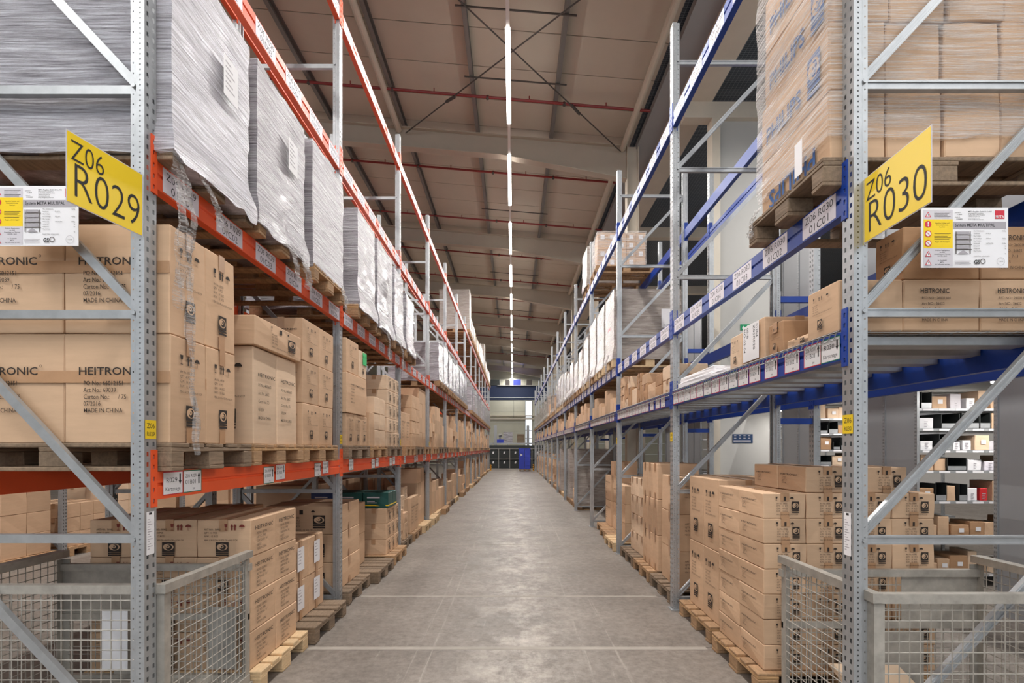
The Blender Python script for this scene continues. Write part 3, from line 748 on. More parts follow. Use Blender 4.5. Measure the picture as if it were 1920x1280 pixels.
def tape_mesh(dx, dy, dz, along, m, low):
    """one strip of tape folded over the seam and down both ends (low: under the carton and up both ends)"""
    key = (round(dx, 3), round(dy, 3), round(dz, 3), along, m, low)
    if key not in TM:
        e = .0072; t_ = .0012; w_ = .028; dn = min(.09, dz*.3); L = (dx if along != 'y' else dy)/2+e
        if along == 'b':          # band lying round the near face
            TM[key] = MB().box(-dx/2-.004, dx/2+.004, -dy/2-e-.001, -dy/2-e+t_, dz*.55, dz*.55+.06).mesh('tape', m); return TM[key]
        if low: p_ = [(-L-t_, dn*.9), (-L-t_, -.0005), (L+t_, -.0005), (L+t_, dn*.9), (L, dn*.9), (L, .0005), (-L, .0005), (-L, dn*.9)]
        else: p_ = [(-L-t_, dz-dn), (-L, dz-dn), (-L, dz+.0035), (L, dz+.0035), (L, dz-dn), (L+t_, dz-dn), (L+t_, dz+.005), (-L-t_, dz+.005)]
        TM[key] = MB().extr(p_, -w_, w_, 0, 'Y' if along == 'x' else 'X').mesh('tape', m)
    return TM[key]
# ---- the prints
def p_maker_head(p, w_, h):
    p.text('HEITRONIC', w_*.14, h*.62, h*.10, 'ink', .012, width=w_*.62); p.ring(w_*.79, h*.70, h*.012, h*.004, 'ink')
def p_maker(p, w_, h, po='66012151', art='69039', no='75', date='07/2016'):
    for i, s in enumerate(('PO No.: '+po, 'Art No.: '+art, 'Carton No.:      / '+no, date, 'MADE IN CHINA')):
        p.text(s, w_*.19, h*(.525-.062*i), h*.058, 'ink', .004, .82)
def p_maker2(p, w_, h):
    p.text('HEITRONIC', w_*.12, h*.70, h*.15, 'ink', .008, width=w_*.72); p.ring(w_*.87, h*.83, h*.014, h*.005, 'ink')
    for i, s in enumerate(('PO NO.: 7501M78', 'ART NO.: 39982', 'CARTON NO.: 54 / _', '08/2017', 'MADE IN CHINA')): p.text(s, w_*.2, h*(.56-.105*i), h*.095, 'ink', 0, .75)
def p_maker_tall(p, w_, h):
    p.text('HEITRONIC', w_*.14, h*.70, h*.055, 'ink', .01, width=w_*.74)
    for i, s in enumerate(('PO No.: 46006650', 'Art. No.: 26602', 'Carton No.: 75 /', '05/2014', 'MADE IN CHINA')):
        p.text(s, w_*.16, h*(.60-.085*i), h*.046, 'ink', .004, .8)
def p_maker_flat(p, w_, h):
    p.text('HEITRONIC', w_*.20, h*.72, h*.13, 'ink', .012, width=w_*.38)
    for i, s in enumerate(('P/O NO.: 26001604', 'Art NO.: 56622', 'C/NO.:  7-13', '12/2015', 'MADE IN CHINA')): p.text(s, w_*.22, h*(.60-.105*i), h*.075, 'ink', 0, .9)
def p_logo(p, w_, h, m='ink'):
    for i, t in enumerate(('Art No.: 69039', 'QTY:  4  PCS', 'G.W.:  14  KGS', 'N.W.:  12  KGS', 'MEAS: L 56.5 CM x W 32.5 CM x H 36.5 CM')):
        p.text(t, w_*.22, h*(.66-.045*i), h*.036, m, 0, .8) if i < 4 else p.text(t, w_*.22, h*.475, h*.032, m, 0, 1, width=w_*.62)
def p_logo_s(p, w_, h, q, m='ink'):
    y = h*.74; s = h*.09
    if q == 0: p.glass(w_*.26, y, s, m)
    elif q == 1: p.arrow(w_*.44, y, y+s, s*.38, m); p.arrow(w_*.52, y, y+s, s*.38, m)
    else: p.umbrella(w_*.70, y, s, m)
def p_logo_m(p, w_, h): p.eye(w_*.38, h*.16, min(w_*.27, h*.16), h*.2, 'ink')
def p_logo_wide(p, w_, h, m='ink'):
    for i, t in enumerate(('Art No.: 69082', 'QTY:   12   PCS', 'G.W.:  14  KGS', 'N.W.:  12  KGS')): p.text(t, w_*.30, h*(.56-.10*i), h*.085, m, 0, .8)
    p.text('MEAS: L 42.5 CM x W 30.5 CM x H 17.5 CM', w_*.30, h*.13, h*.07, m, 0, 1, width=w_*.5)
def p_logow_s(p, w_, h, q, m='ink'):
    y = h*.70; s = h*.16
    if q == 0: p.glass(w_*.30, y, s, m)
    elif q == 1: p.rect(w_*.47, y, w_*.52, y+s, m)
    else: p.umbrella(w_*.66, y, s, m)
def p_logow_m(p, w_, h): p.eye(w_*.66, h*.22, w_*.17, h*.45, 'ink')
def p_sym(p, w_, h):
    for i, t in enumerate(('ART NO.: 30982', 'QTY: 12 PCS', 'N.W.: 12 KGS')): p.text(t, w_*.14, h*(.72-.09*i), h*.07, 'ink', 0, .9)
    p.text('MEAS: L 38.5 CM x W 37.0 CM x H 26.5 CM', w_*.14, h*.44, h*.055, 'ink', 0, 1, width=w_*.62)
def p_sym_s(p, w_, h, q):
    y = h*.72; s = h*.17
    if q == 0: p.glass(w_*.55, y, s, 'ink_red')
    elif q == 1: p.arrow(w_*.66, y, y+s, s*.38, 'ink_red'); p.arrow(w_*.72, y, y+s, s*.38, 'ink_red')
    else: p.umbrella(w_*.85, y, s, 'ink_red')
def p_sym_m(p, w_, h): p.eye(w_*.36, h*.05, w_*.24, h*.36, 'ink')
def p_sheet(p, w_, h):
    p.rect(w_*.3, h*.25, w_*.7, h*.85, 'white'); p.layer()
    for i in range(5): p.rect(w_*.36, h*(.75-.08*i), w_*(.5+.03*(i % 3)), h*(.77-.08*i), 'greylabel')
def p_vert(p, w_, h):
    vs, fs, wd = text2d('HEITRONIC', .01); k = h*.75/wd
    p.put([(w_*.30+vy*k, h*.9-vx*k) for vx, vy in vs], fs, 'ink')
PR = {'maker': p_maker, 'maker2': p_maker2, 'tall': p_maker_tall, 'flat': p_maker_flat, 'logo': p_logo, 'logow': p_logo_wide, 'sym': p_sym, 'sheet': p_sheet, 'vert': p_vert}
SYMB = {'logo': p_logo_s, 'logow': p_logow_s, 'sym': p_sym_s}
MARK = {'logo': p_logo_m, 'logow': p_logow_m, 'sym': p_sym_m}
FAR = MB()
ncart = [0]
def carton(x0, x1, y0, y1, z0, z1, label, group, aisle=None, near=None, side='L', m='carton', tape='y', rz=None, far=False, seed=None, tm='tape'):
    x0, x1 = min(x0, x1), max(x0, x1); dx, dy, dz = x1-x0, y1-y0, z1-z0
    if far:
        FAR.box(x0, x1, y0, y1, z0, z1); return None
    ncart[0] += 1
    sd = R.randint(0, 3) if seed is None else seed
    rz = R.uniform(-.012, .012) if rz is None else rz
    o = link('carton', carton_mesh(dx, dy, dz-.003, m, sd), None, ((x0+x1)/2, (y0+y1)/2, z0), (0, 0, rz))
    tag(o, label, 'carton', group)
    for a_ in (tape or ''):
        link('tape', tape_mesh(dx, dy, dz-.003, a_, tm, False), o)
        if a_ != 'b' and y0 < 7: link('tape', tape_mesh(dx, dy, dz-.003, a_, tm, True), o)
    e = .0095
    if aisle:
        me = pr('%s %.3f %.3f' % (aisle, dy, dz), lambda p: PR[aisle](p, dy, dz))
        at_ = ((dx/2+e) if side == 'L' else -(dx/2+e), -dy/2 if side == 'L' else dy/2, 0)
        link('print', me, o, at_, FACE[side])
        for q in (range(3) if aisle in MARK else ()): link('handling_symbol', pr('s%d%s %.3f %.3f' % (q, aisle, dy, dz), lambda p: SYMB[aisle](p, dy, dz, q)), o, at_, FACE[side])
        if aisle == 'maker': link('maker_name', pr('h%.3f %.3f' % (dy, dz), lambda p: p_maker_head(p, dy, dz)), o, at_, FACE[side])
        if aisle in MARK: link('logo_mark', pr('m%s %.3f %.3f' % (aisle, dy, dz), lambda p: MARK[aisle](p, dy, dz)), o, at_, FACE[side])
    if near:
        me = pr('%s %.3f %.3f' % (near, dx, dz), lambda p: PR[near](p, dx, dz))
        link('print', me, o, (-dx/2, -dy/2-e, 0), FACE['near'])
        for q in (range(3) if near in MARK else ()): link('handling_symbol', pr('s%d%s %.3f %.3f' % (q, near, dx, dz), lambda p: SYMB[near](p, dx, dz, q)), o, (-dx/2, -dy/2-e, 0), FACE['near'])
        if near == 'maker': link('maker_name', pr('h%.3f %.3f' % (dx, dz), lambda p: p_maker_head(p, dx, dz)), o, (-dx/2, -dy/2-e, 0), FACE['near'])
        if near in MARK: link('logo_mark', pr('m%s %.3f %.3f' % (near, dx, dz), lambda p: MARK[near](p, dx, dz)), o, (-dx/2, -dy/2-e, 0), FACE['near'])
    return o
def pile(side, xf, y0, z0, nx, ny, nz, d, where, group, aisle=None, near=None, m='carton', tape='y', far=False, skip=(), jit=.006, tm='tape'):
    """rows of equal cartons; i counts away from the aisle, j away from the viewer, k upward; hidden inner ones are left out"""
    s = -1 if side == 'L' else 1
    for k in range(nz):
        for j in range(ny):
            for i in range(nx):
                if i > 0 and j > 0 and k < nz-1: continue
                if (i, j, k) in skip: continue
                a = s*(xf+i*(d[0]+.004)+R.uniform(0, jit)); y = y0+j*(d[1]+.004)+R.uniform(0, jit)*.5
                kk = 'bottom' if k == 0 else ('top' if k == nz-1 else ORD[k])
                jj = ('nearest', 'second', 'third', 'fourth', 'fifth')[j] if ny > 1 else ''
                ii = ('aisle side', 'second from aisle', 'third from aisle', 'rear')[i] if nx > 1 else ''
                lab = 'carton, %s row%s%s, %s' % (kk, ', '+jj+' column' if jj else '', ', '+ii if ii else '', where)
                if nz == 1: lab = lab.replace('bottom row', 'single row')
                carton(a, a+s*d[0], y, y+d[1], z0+k*d[2], z0+(k+1)*d[2], lab, group, aisle if i == 0 else None, near if j == 0 else None, side, m, tape, far=far, tm=tm)
# ---- stretch wrapped loads
WM = {}
def wrap_mesh(dx, dy, dz, m, seed, skirt=.0):
    key = (round(dx, 2), round(dy, 2), round(dz, 2), m, seed, skirt)
    if key in WM: return WM[key]
    bm = bmesh.new(); nz_ = 26; per = []
    nxs, nys = 12, 9
    ring = [(-.5+i/nxs, -.5) for i in range(nxs)]+[(.5, -.5+i/nys) for i in range(nys)]+[(.5-i/nxs, .5) for i in range(nxs)]+[(-.5, .5-i/nys) for i in range(nys)]
    off = seed*13.7
    rows = []
    for j in range(nz_+1):
        t = j/nz_; z = t*dz; row = []
        for (a, b) in ring:
            x, y = a*dx, b*dy
            n = noise.noise(Vector((a*3+off, b*3, z*9)))*.010+noise.noise(Vector((a*9+off, b*9, z*26+5)))*.006
            fl = skirt*max(0, min(1, 1.6-z/.14))
            r = math.hypot(a, b)
            x += a/max(r, .3)*(n+fl); y += b/max(r, .3)*(n+fl)
            row.append(bm.verts.new((x, y, z+(.06*noise.noise(Vector((a*6+off, b*6, 3))) if j == 0 else 0)+(noise.noise(Vector((a*5+off, b*5, 9)))*.012 if j == nz_ else 0))))
        rows.append(row)
    n = len(ring)
    for j in range(nz_):
        for i in range(n): bm.faces.new((rows[j][i], rows[j][(i+1) % n], rows[j+1][(i+1) % n], rows[j+1][i]))
    bm.faces.new(rows[-1]); bm.faces.new(list(reversed(rows[0])))
    me = bpy.data.meshes.new('film'); bm.to_mesh(me); bm.free(); me.materials.append(M[m]); me.update(); WM[key] = me
    return me
def tail_mesh(pts, w0, seed, m='film_tail'):
    """crumpled ribbon of loose film following the points"""
    bm = bmesh.new(); rows = []; n = 9; P = []
    for a, b in zip(pts, pts[1:]):
        for i in range(10): P.append(Vector(a).lerp(Vector(b), i/10))
    P.append(Vector(pts[-1]))
    nn = lambda a, b, c: noise.noise(Vector((a+seed*7.3, b, c)))
    for q, c in enumerate(P):
        w_ = w0*(.65+.8*nn(q*.13, 1, 2)); w_ = max(w_, w0*.22)
        sh = Vector((0, .03*nn(q*.2, 5, 1), 0))
        rows.append([bm.verts.new(c+sh+Vector((.028*nn(q*.25, i*.9, 3)+.01*nn(q*.9, i*2.1, 8), (i/(n-1)-.5)*w_+.01*nn(q*.5, i, 4), .012*nn(q*.6, i*1.3, 6)))) for i in range(n)])
    for a, b in zip(rows, rows[1:]):
        for i in range(n-1): bm.faces.new((a[i], a[i+1], b[i+1], b[i]))
    me = bpy.data.meshes.new('film_tail'); bm.to_mesh(me); bm.free(); me.materials.append(M[m]); me.polygons.foreach_set('use_smooth', [True]*len(me.polygons)); me.update(); return me
def wrapped(x, y, z, dx, dy, dz, label, group, m='film', seed=0, skirt=.02, sheet=None, side='L'):
    t = link('wrapped_load', wrap_mesh(dx, dy, dz, m, seed, skirt), None, (x, y, z)); tag(t, label, 'wrapped load', group)
    if sheet:
        me = pr('dsheet', lambda p: (p.rect(0, 0, .16, .24, 'white'), p.layer(), [p.rect(.02, .2-.03*i, .08+.02*(i % 3), .21-.03*i, 'greylabel') for i in range(6)]))
        link('delivery_note', me, t, ((dx/2+.022) if side == 'L' else -(dx/2+.022), sheet[0], sheet[1]), FACE[side])
    return t
def grp(side, lev): return 'cartons on the %s %s' % (lev, side)
PAL_N = {}
def pal(side, y, z, xf, where, wood='wood', detail=True, rz=0):
    s = -1 if side == 'L' else 1
    return pallet(s*(xf+.6), y+.4, z, 'wooden pallet %s' % where, 'pallets', wood, detail, rz)
# ================================================================== LEFT RACK, first bay
G = 'cartons on pallets'
# floor
pal('L', 3.48, 0, 1.70, 'of fresh pale wood beside the left wire cage', 'wood_new')
pile('L', 1.78, 3.50, .146, 3, 2, 4, (.36, .37, .256), 'stack beside left wire cage', G, 'maker2', 'sym', tape='y')
pal('L', 4.34, 0, 1.66, 'of grey boards by second left frame, with white-labelled cartons', 'wood_grey')
pile('L', 1.87, 4.36, .146, 2, 2, 2, (.42, .36, .345), 'left floor stack with white slips', G, 'sheet', None, tape='x')
carton(-2.32, -2.75, 4.36, 4.8, .84, 1.14, 'large carton standing on the rear of the left stack with white slips', G, None, None, 'L', 'carton_d')
# first level
zb = LEV_L['B']+BH
pal('L', 2.60, zb, 1.72, 'under the tall cartons at the front of the left first level', 'wood_grey')
pile('L', 1.735, 2.61, zb+.144, 2, 2, 2, (.53, .302, .555), 'front stack on left first level', G, 'logo', 'maker', tape='xb')
pal('L', 3.44, zb, 1.72, 'under two tall cartons on the left first level')
pile('L', 1.76, 3.50, zb+.144, 3, 2, 1, (.32, .345, .67), 'tall cartons on left first level', G, 'tall', 'logo', m='carton_b')
carton(-1.735, -2.45, 3.47, 4.22, zb+.144+.672, zb+.144+.875, 'long carton lying across the two tall cartons, left first level', G, 'logow', None, 'L', 'carton')
pal('L', 4.27, zb, 1.72, 'before the second left frame on the first level')
pile('L', 1.75, 4.30, zb+.144, 3, 2, 3, (.36, .36, .355), 'three-high stack by second left frame', G, 'logo', 'tall')
# second level: three wrapped loads
zc = LEV_L['C']+BH
GW = 'stretch wrapped pallet loads'
for i, (y0, y1, zt, sd) in enumerate(((2.60, 3.36, 4.26, 1), (3.47, 4.25, 4.27, 2), (4.43, 5.22, 4.31, 3))):
    pal('L', (y0+y1)/2-.4, zc, 1.70, 'under the %s wrapped load of the left rack' % ORD[i], 'wood' if i else 'wood_grey')
    low = (.025, .06, .12)[i]; t = wrapped(-2.32, (y0+y1)/2, zc+low, 1.2, y1-y0, zt-zc-low, 'silver stretch wrapped load on left second level, %s from the front' % ORD[i], GW, 'film_bright' if i == 0 else 'film', sd, (.05, .04, .01)[i], (.05, .62) if i != 2 else None)
    b0 = -.1
    link('film_tail', tail_mesh([(.62, -.2+.25*i, .05), (.66, -.1+.2*i, -.1), (.665, -.02+.15*i, -.22)], .12, 3+i), t)
    if i == 0:
        link('film_tail', tail_mesh([(.62, -.34, .03), (.655, -.30, -.25), (.62, -.27, -.6), (.625, -.25, -1.05), (.63, -.22, -1.5)], .09, 11), t)
        link('film_tail', tail_mesh([(.62, -.36, .02), (.645, -.36, -.3), (.60, -.33, -.75)], .14, 12), t)
    if i == 1:
        link('film_tail', tail_mesh([(.63, .25, .06), (.67, .3, -.08), (.66, .33, -.22)], .2, 13), t)
# ---- second bay, left
Y1 = LY0+LS+.1
pal('L', 5.42, 0, 1.72, 'below three large taped cartons behind the second left frame', 'wood_grey')
pile('L', 1.85, 5.44, .146, 1, 1, 3, (.75, .78, .30), 'three large taped cartons, left', G, None, 'logow', tape='x', tm='tape')
pal('L', 6.30, 0, 1.64, 'empty at the front, behind the large taped cartons', 'wood_grey')
pile('L', 1.98, 6.30, .146, 2, 1, 2, (.42, .6, .4), 'pair behind the large taped cartons', G)
pal('L', 7.25, 0, 1.66, 'carrying cartons and green boxes, left floor')
pile('L', 1.79, 7.30, .146, 2, 3, 3, (.36, .25, .218), 'stack under the green boxes', G, 'logow', None)
for i in range(3):
    for j in range(2):
        o = link('green_box', carton_mesh(.36, .25, .22, 'greenbox' if i < 2 or j else 'bluebox', 1), None, (-1.95-.37*i, 7.45+.26*j, .805)); tag(o, 'dark %s printed box on left carton stack, %s from aisle, %s row' % ('green' if i < 2 or j else 'blue', ORD[i], ('near', 'far')[j]), 'box', 'dark printed boxes')
        link('band', MB().box(-.182, .182, -.127, .127, .03, .045).mesh('band', 'yellow'), o)
        p = pr('gb', lambda p: [p.rect(.06, .14, .24, .16, 'lightgrey'), p.rect(.06, .09, .17, .1, 'lightgrey'), p.rect(.06, .07, .2, .08, 'lightgrey')]); link('print', p, o, (-.18, -.1345, 0), FACE['near'])
# left first level, second bay
pal('L', 5.42, zb, 1.72, 'on left first level just behind the second frame', 'wood_grey')
pile('L', 1.75, 5.44, zb+.144, 2, 3, 1, (.36, .25, .35), 'bottom trio behind second left frame', G, 'logo', None)
carton(-1.74, -2.3, 5.42, 6.12, zb+.144+.352, zb+.144+.78, 'wide carton in the middle behind the second left frame', G, 'tall', 'logo', 'L', 'carton')
pile('L', 1.75, 5.44, zb+.144+.785, 1, 1, 1, (.4, .4, .36), 'on the wide carton behind second left frame', G, 'logo', None)
o = carton(-1.75, -2.15, 5.88, 6.16, zb+.144+.785, zb+.144+1.1, 'carton with green tag on the wide carton, left first level', G, 'logo', None, 'L', 'carton_b')
MB().box(.205, .209, -.02, .12, .16, .30).obj('green_tag', mat('bright_green_card', lin(50, 190, 110), .5), o)
pal('L', 6.28, zb, 1.72, 'on left first level under pale cartons')
carton(-1.75, -2.2, 6.3, 6.5, zb+.144, zb+.144+.42, 'carton with vertical maker name on left first level', G, None, 'vert', 'L')
pile('L', 1.75, 6.52, zb+.144, 1, 2, 3, (.4, .27, .21), 'pale flat cartons on left first level', G, None, None, m='carton_b')
pal('L', 7.2, zb, 1.72, 'on left first level ahead of the third frame', 'wood_grey')
pile('L', 1.76, 7.22, zb+.144, 1, 3, 5, (.36, .24, .2), 'five-high stack ahead of third left frame', G, 'logow', None, m='carton_b')
for i, (y0, y1) in enumerate(((5.72, 6.42), (6.55, 7.35), (7.5, 8.08), (8.3, 8.95))):
    pal('L', (y0+y1)/2-.4, zc, 1.70, 'under the %s wrapped load of the left rack' % ORD[3+i], 'wood')
    t = wrapped(-2.32, (y0+y1)/2, zc+.1, 1.2, y1-y0, (1.12, 1.12, 1.08, .95)[i], 'silver stretch wrapped load on left second level, %s from the front' % ORD[3+i], GW, 'film', 4+i, .05, (.1, .55) if i == 1 else None)
    if i in (1, 2): link('film_tail', tail_mesh([(.63, -.1, .06), (.67, -.05, -.1), (.66, 0, -.35)], .1, 23+i), t)
# ================================================================== random fill further down
def far_floor(side, k, xf, s):
    pass
def fill_pallet(side, y, z, xf, name, far, hmax, wood, m='carton'):
    """a mixed carton stack on one 0.8 m pallet place"""
    far_pal = y > 9
    st = R.choice(('grid', 'grid', 'mix', 'tall'))
    if st == 'grid':
        ny = R.choice((2, 2, 3)); nz = R.choice((2, 3, 3, 4)); dzz = min(hmax/nz, R.uniform(.22, .40)); d = (.38, .76/ny, dzz)
        pile(side, xf+R.uniform(.03, .12), y+.02, z, 1 if far else 2, ny, nz, d, name, G, R.choice((None, 'logo' if d[2] > d[1]*.9 else 'logow', None)) if not far else None, None, m, far=far)
    elif st == 'tall':
        hh = min(hmax, R.uniform(.5, .75))
        pile(side, xf+R.uniform(.03, .1), y+.02, z, 1, 2, 1, (.45, .37, hh), name, G, None if far else 'tall', None, m, far=far)
        if R.random() < .6 and hh < hmax-.25:
            s = -1 if side == 'L' else 1
            carton(s*(xf+.1), s*(xf+.6), y+.05, y+.65, z+hh, z+hh+.22, 'carton lying on top, '+name, G, None, None, side, m, far=far)
    else:
        s = -1 if side == 'L' else 1; yy = y+.02; j = 0
        while yy < y+.7:
            wd = R.uniform(.2, .36); hh = 0; kk = 0; tot = R.uniform(.4, hmax); dd = R.uniform(.3, .5)
            while hh < tot-.12:
                dz = min(R.uniform(.16, .38), tot-hh); o_ = R.uniform(.0, .08)
                carton(s*(xf+o_+.03), s*(xf+o_+dd), yy, yy+wd, z+hh, z+hh+dz, 'carton, %s from bottom, %s pile, %s' % (ORD[kk], ('nearest', 'second', 'third', 'fourth')[min(j, 3)], name), G, R.choice((None, 'logo')) if not far else None, None, side, R.choice((m, 'carton_b')), far=far); hh += dz; kk += 1
            yy += wd+.015; j += 1
WOODS = ['wood', 'wood', 'wood_grey', 'wood_new']
FARK = 4
for k in range(2, NB):
    for n in range(3):
        y = LY0+LS*k+.12+n*.9
        far = y > 9.6
        # floor
        if R.random() < .93:
            pal('L', y, 0, 1.70+R.uniform(-.03, .08), 'on left floor, %s place of %s bay' % (ORD[n], ORD[k]), R.choice(WOODS), False, R.uniform(-.02, .02))
            fill_pallet('L', y, .146, 1.76, 'left floor, %s place, %s bay' % (ORD[n], ORD[k]), far, 1.1, None)
        pal('L', y, zb, 1.71, 'on left first level, %s place of %s bay' % (ORD[n], ORD[k]), R.choice(WOODS), False)
        fill_pallet('L', y, zb+.146, 1.74, 'left first level, %s place, %s bay' % (ORD[n], ORD[k]), far, 1.15, None)
    if k >= 3:
        for n in range(3):
            y = LY0+LS*k+.15+n*.9
            if k == 3 and n == 0: continue
            if k in (7, 9) and n != 1:
                pal('L', y, zc, 1.70, 'on left second level, %s place of %s bay' % (ORD[n], ORD[k]), 'wood', False)
                fill_pallet('L', y, zc+.146, 1.74, 'left second level, %s place, %s bay' % (ORD[n], ORD[k]), True, .9, None)
            elif k != 6 or n == 2:
                pal('L', y, zc, 1.70, 'on left second level, %s place of %s bay' % (ORD[n], ORD[k]), 'wood', False)
                wrapped(-2.32, y+.4, zc+.13, 1.18, .78, R.choice((.9, 1.0, 1.05)), 'silver wrapped load on left second level, %s place of %s bay' % (ORD[n], ORD[k]), GW, 'film', R.randint(1, 4), .02)
    if k >= 6:
        ze = LEV_L['E']+BH
        for n in range(3):
            y = LY0+LS*k+.15+n*.9+(.7 if k == 6 else 0)
            if k == 6 and n == 2: continue
            pal('L', y, ze, 1.70, 'on left fourth level, %s place of %s bay' % (ORD[n], ORD[k]), 'wood', False)
            hh = 1.55 if (k == 6 and n == 0) or (k == 10 and n < 2) else R.choice((.5, .62, .8))
            if (k+n) % 3 == 2: 
                pile('L', 1.73, y+.02, ze+.146, 2, 2, 2, (.5, .38, .3), 'x', G, far=True)
            else: wrapped(-2.3, y+.4, ze+.13, 1.18, .78, hh, 'wrapped load on left top level, %s place of %s bay' % (ORD[n], ORD[k]), GW, 'film_warm', R.randint(1, 4), .02)
# ================================================================== RIGHT RACK, first bay
zB = LEV_R['B']+BH+.014; zC = LEV_R['C']+BH; zD = LEV_R['D']+BH
pal('R', 3.46, 0, 1.64, 'under the tall small-carton stack beside the right wire cage')
pile('R', 1.70, 3.505, .146, 4, 2, 7, (.287, .378, .172), 'stack by right wire cage', G, 'maker', 'logow', tape='y', tm='tape')
for (x, y, lb) in ((2.0, 3.52, 'loose top carton in the middle, on stack by right wire cage'), (2.0, 3.90, 'loose top carton at far aisle side, on stack by right wire cage'), (2.40, 3.52, 'loose top carton away from aisle, on stack by right wire cage')):
    carton(x, x+.287, y, y+.378, .146+7*.172, .146+8*.172+.005, lb, G, 'maker', 'logow', 'R', 'carton', 'y')
pal('R', 4.36, 0, 1.66, 'under four tall cartons before the second right frame')
pile('R', 1.75, 4.39, .146, 2, 2, 2, (.5, .36, .62), 'tall cartons before second right frame', G, 'logo', None, m='carton')
# shelf (first level)
GS = 'cartons on the wire decks'
for i, (a, b) in enumerate(((1.64, 1.963), (1.967, 2.350), (2.354, 2.735))):
    carton(a, b, 2.60, 2.87, zB, zB+.262, 'carton in bottom row at the front of right wire deck, %s from aisle' % ORD[i], GS, 'logo' if i == 0 else None, 'flat' if i else None, 'R', 'carton', None, 0)
for i, (a, b) in enumerate(((1.967, 2.350), (2.354, 2.735))):
    carton(a, b, 2.60, 2.80, zB+.262, zB+.53, 'carton in top row at the front of right wire deck, %s from aisle' % ORD[i], GS, 'logo' if i == 0 else None, 'flat', 'R', 'carton_d', None, 0)
carton(1.66, 1.84, 2.89, 3.13, zB, zB+.06, 'small flat carton on the right wire deck', GS, 'logow', None, 'R', 'carton', None)
carton(1.66, 1.98, 3.17, 3.35, zB, zB+.20, 'low carton between flat and papered cartons on right wire deck', GS, 'logo', None, 'R', 'carton_d', 'x')
o = carton(1.65, 2.1, 3.38, 3.72, zB, zB+.275, 'carton with large white paper sheet on right wire deck', GS, None, None, 'R', 'carton')
def hosheet(p):
    p.rect(0, 0, .24, .25, 'white'); p.layer()
    for t, y, s in (('HO-02-04', .20, .045), ('05-B', .155, .045), ('Z05R020', .06, .05), ('01E04', .015, .04)):
        vs, fs, wd = text2d(t, .006); p.put([(.24-y, .235-vx*s*.8) if False else (.215-y+vy*s*.8, .235-vx*s*.9) for vx, vy in vs], fs, 'black')
link('paper_sheet', pr('hosheet', hosheet), o, (-.236, .13, .015), FACE['R'])
carton(1.66, 1.9, 3.74, 3.94, zB, zB+.25, 'upright carton behind the papered carton on right wire deck', GS, 'logo', None, 'R', 'carton_b')
for i, (y0, y1, h) in enumerate(((4.0, 4.32, .035), (4.3, 5.15, .05))):
    t = link('flat_package', carton_mesh(.3, y1-y0, h, 'white', 1), None, (1.80, (y0+y1)/2+.01*i, zB)); tag(t, 'flat white %s package lying on the right wire deck' % ('short', 'long')[i], 'package', 'flat white packages')
t = link('flat_package', carton_mesh(.26, .8, .05, 'white', 2), None, (1.80, 4.72, zB+.052), (0, 0, .02)); tag(t, 'flat white package lying on top of another on the right wire deck', 'package', 'flat white packages')
# second level: film-wrapped load of printed cartons
pallet(1.53+.6, 2.55+.4, zC, 'old wooden pallet under the film-wrapped carton load with blue print', 'pallets', 'wood_grey')
ph = empty('wrapped_carton_load', (1.56, 2.56, zC+.146)); tag(ph, 'brown cartons with blue maker print under clear film, right second level', 'wrapped load', GW)
def p_phil(p, w_, h, flip=False):
    if flip:
        vs, fs, wd = text2d('PHILIPS', .02); k = w_*.7/wd; p.put([(w_*.85-vx*k, h*.35-vy*k) for vx, vy in vs], fs, 'ink_blue')
    else:
        p.text('PHILIPS', w_*.1, h*.25, h*.4, 'ink_blue', .02, width=w_*.55)
        p.eye(w_*.74, h*.18, w_*.16, h*.62, 'ink_blue')
for k in range(5):
    for j in range(1):
        h = .34; ins = (0, .0, .02, .02, .04)[k]
        for i in range(4):
            c = link('carton', carton_mesh(.27, .70, h-.004, 'carton', i % 4), ph, (.15+.285*i+ins, .36+R.uniform(-.01, .01), k*h))
            if i == 0:
                me = pr('phil%d' % (k == 0), lambda p: p_phil(p, .70, h, k == 0)); link('print', me, c, (-.1445, .35, 0), FACE['R'])
fs = wrap_mesh(1.16, .74, 1.62, 'film_clear', 9, .0)
link('stretch_film', fs, ph, (.575, .36, .1))
link('film_knot', tail_mesh([(-.03, .68, .05), (-.05, .72, -.03), (-.04, .74, -.1)], .1, 31), ph)
MB().box(-.028, -.026, .18, .25, .02, .2).obj('barcode_slip', 'white', ph)
# bays further down on the right
pal('R', 5.48, 0, 1.66, 'under two piles of bulging cartons behind second right frame', 'wood_grey')
pile('R', 1.77, 5.52, .146, 2, 1, 3, (.45, .62, .40), 'bulging cartons behind second right frame', G, None, 'sym', tape='x', m='carton')
pal('R', 6.35, 0, 1.66, 'under the tall stack before the third right frame')
pal('R', 7.2, 0, 1.66, 'next to the third right frame on the floor', 'wood_grey')
pile('R', 1.765, 6.3, .146, 1, 3, 3, (.5, .24, .44), 'slim cartons, right floor second bay', G, None, None, tape='x')
pile('R', 1.80, 7.1, .146, 1, 3, 4, (.4, .26, .27), 'stack before third right frame', G, None, None, tape='x', m='carton_b')
pal('R', 8.25, 0, 1.60, 'of fresh pale wood behind the third right frame', 'wood_new')
pile('R', 1.80, 8.3, .146, 1, 3, 3, (.4, .25, .3), 'stack behind third right frame', G, None, None)
pal('R', 9.8, 0, 1.72, 'under the logo cartons, third right bay')
pile('R', 1.88, 9.92, .146, 2, 1, 2, (.5, .6, .49), 'big logo cartons, third right bay', G, 'tall', 'logo')
carton(1.95, 2.4, 9.95, 10.3, 1.13, 1.4, 'single carton on top of the big logo cartons, third right bay', G, None, None, 'R', 'carton')
pal('R', 9.1, 0, 1.66, 'in third right bay, mid place', 'wood')
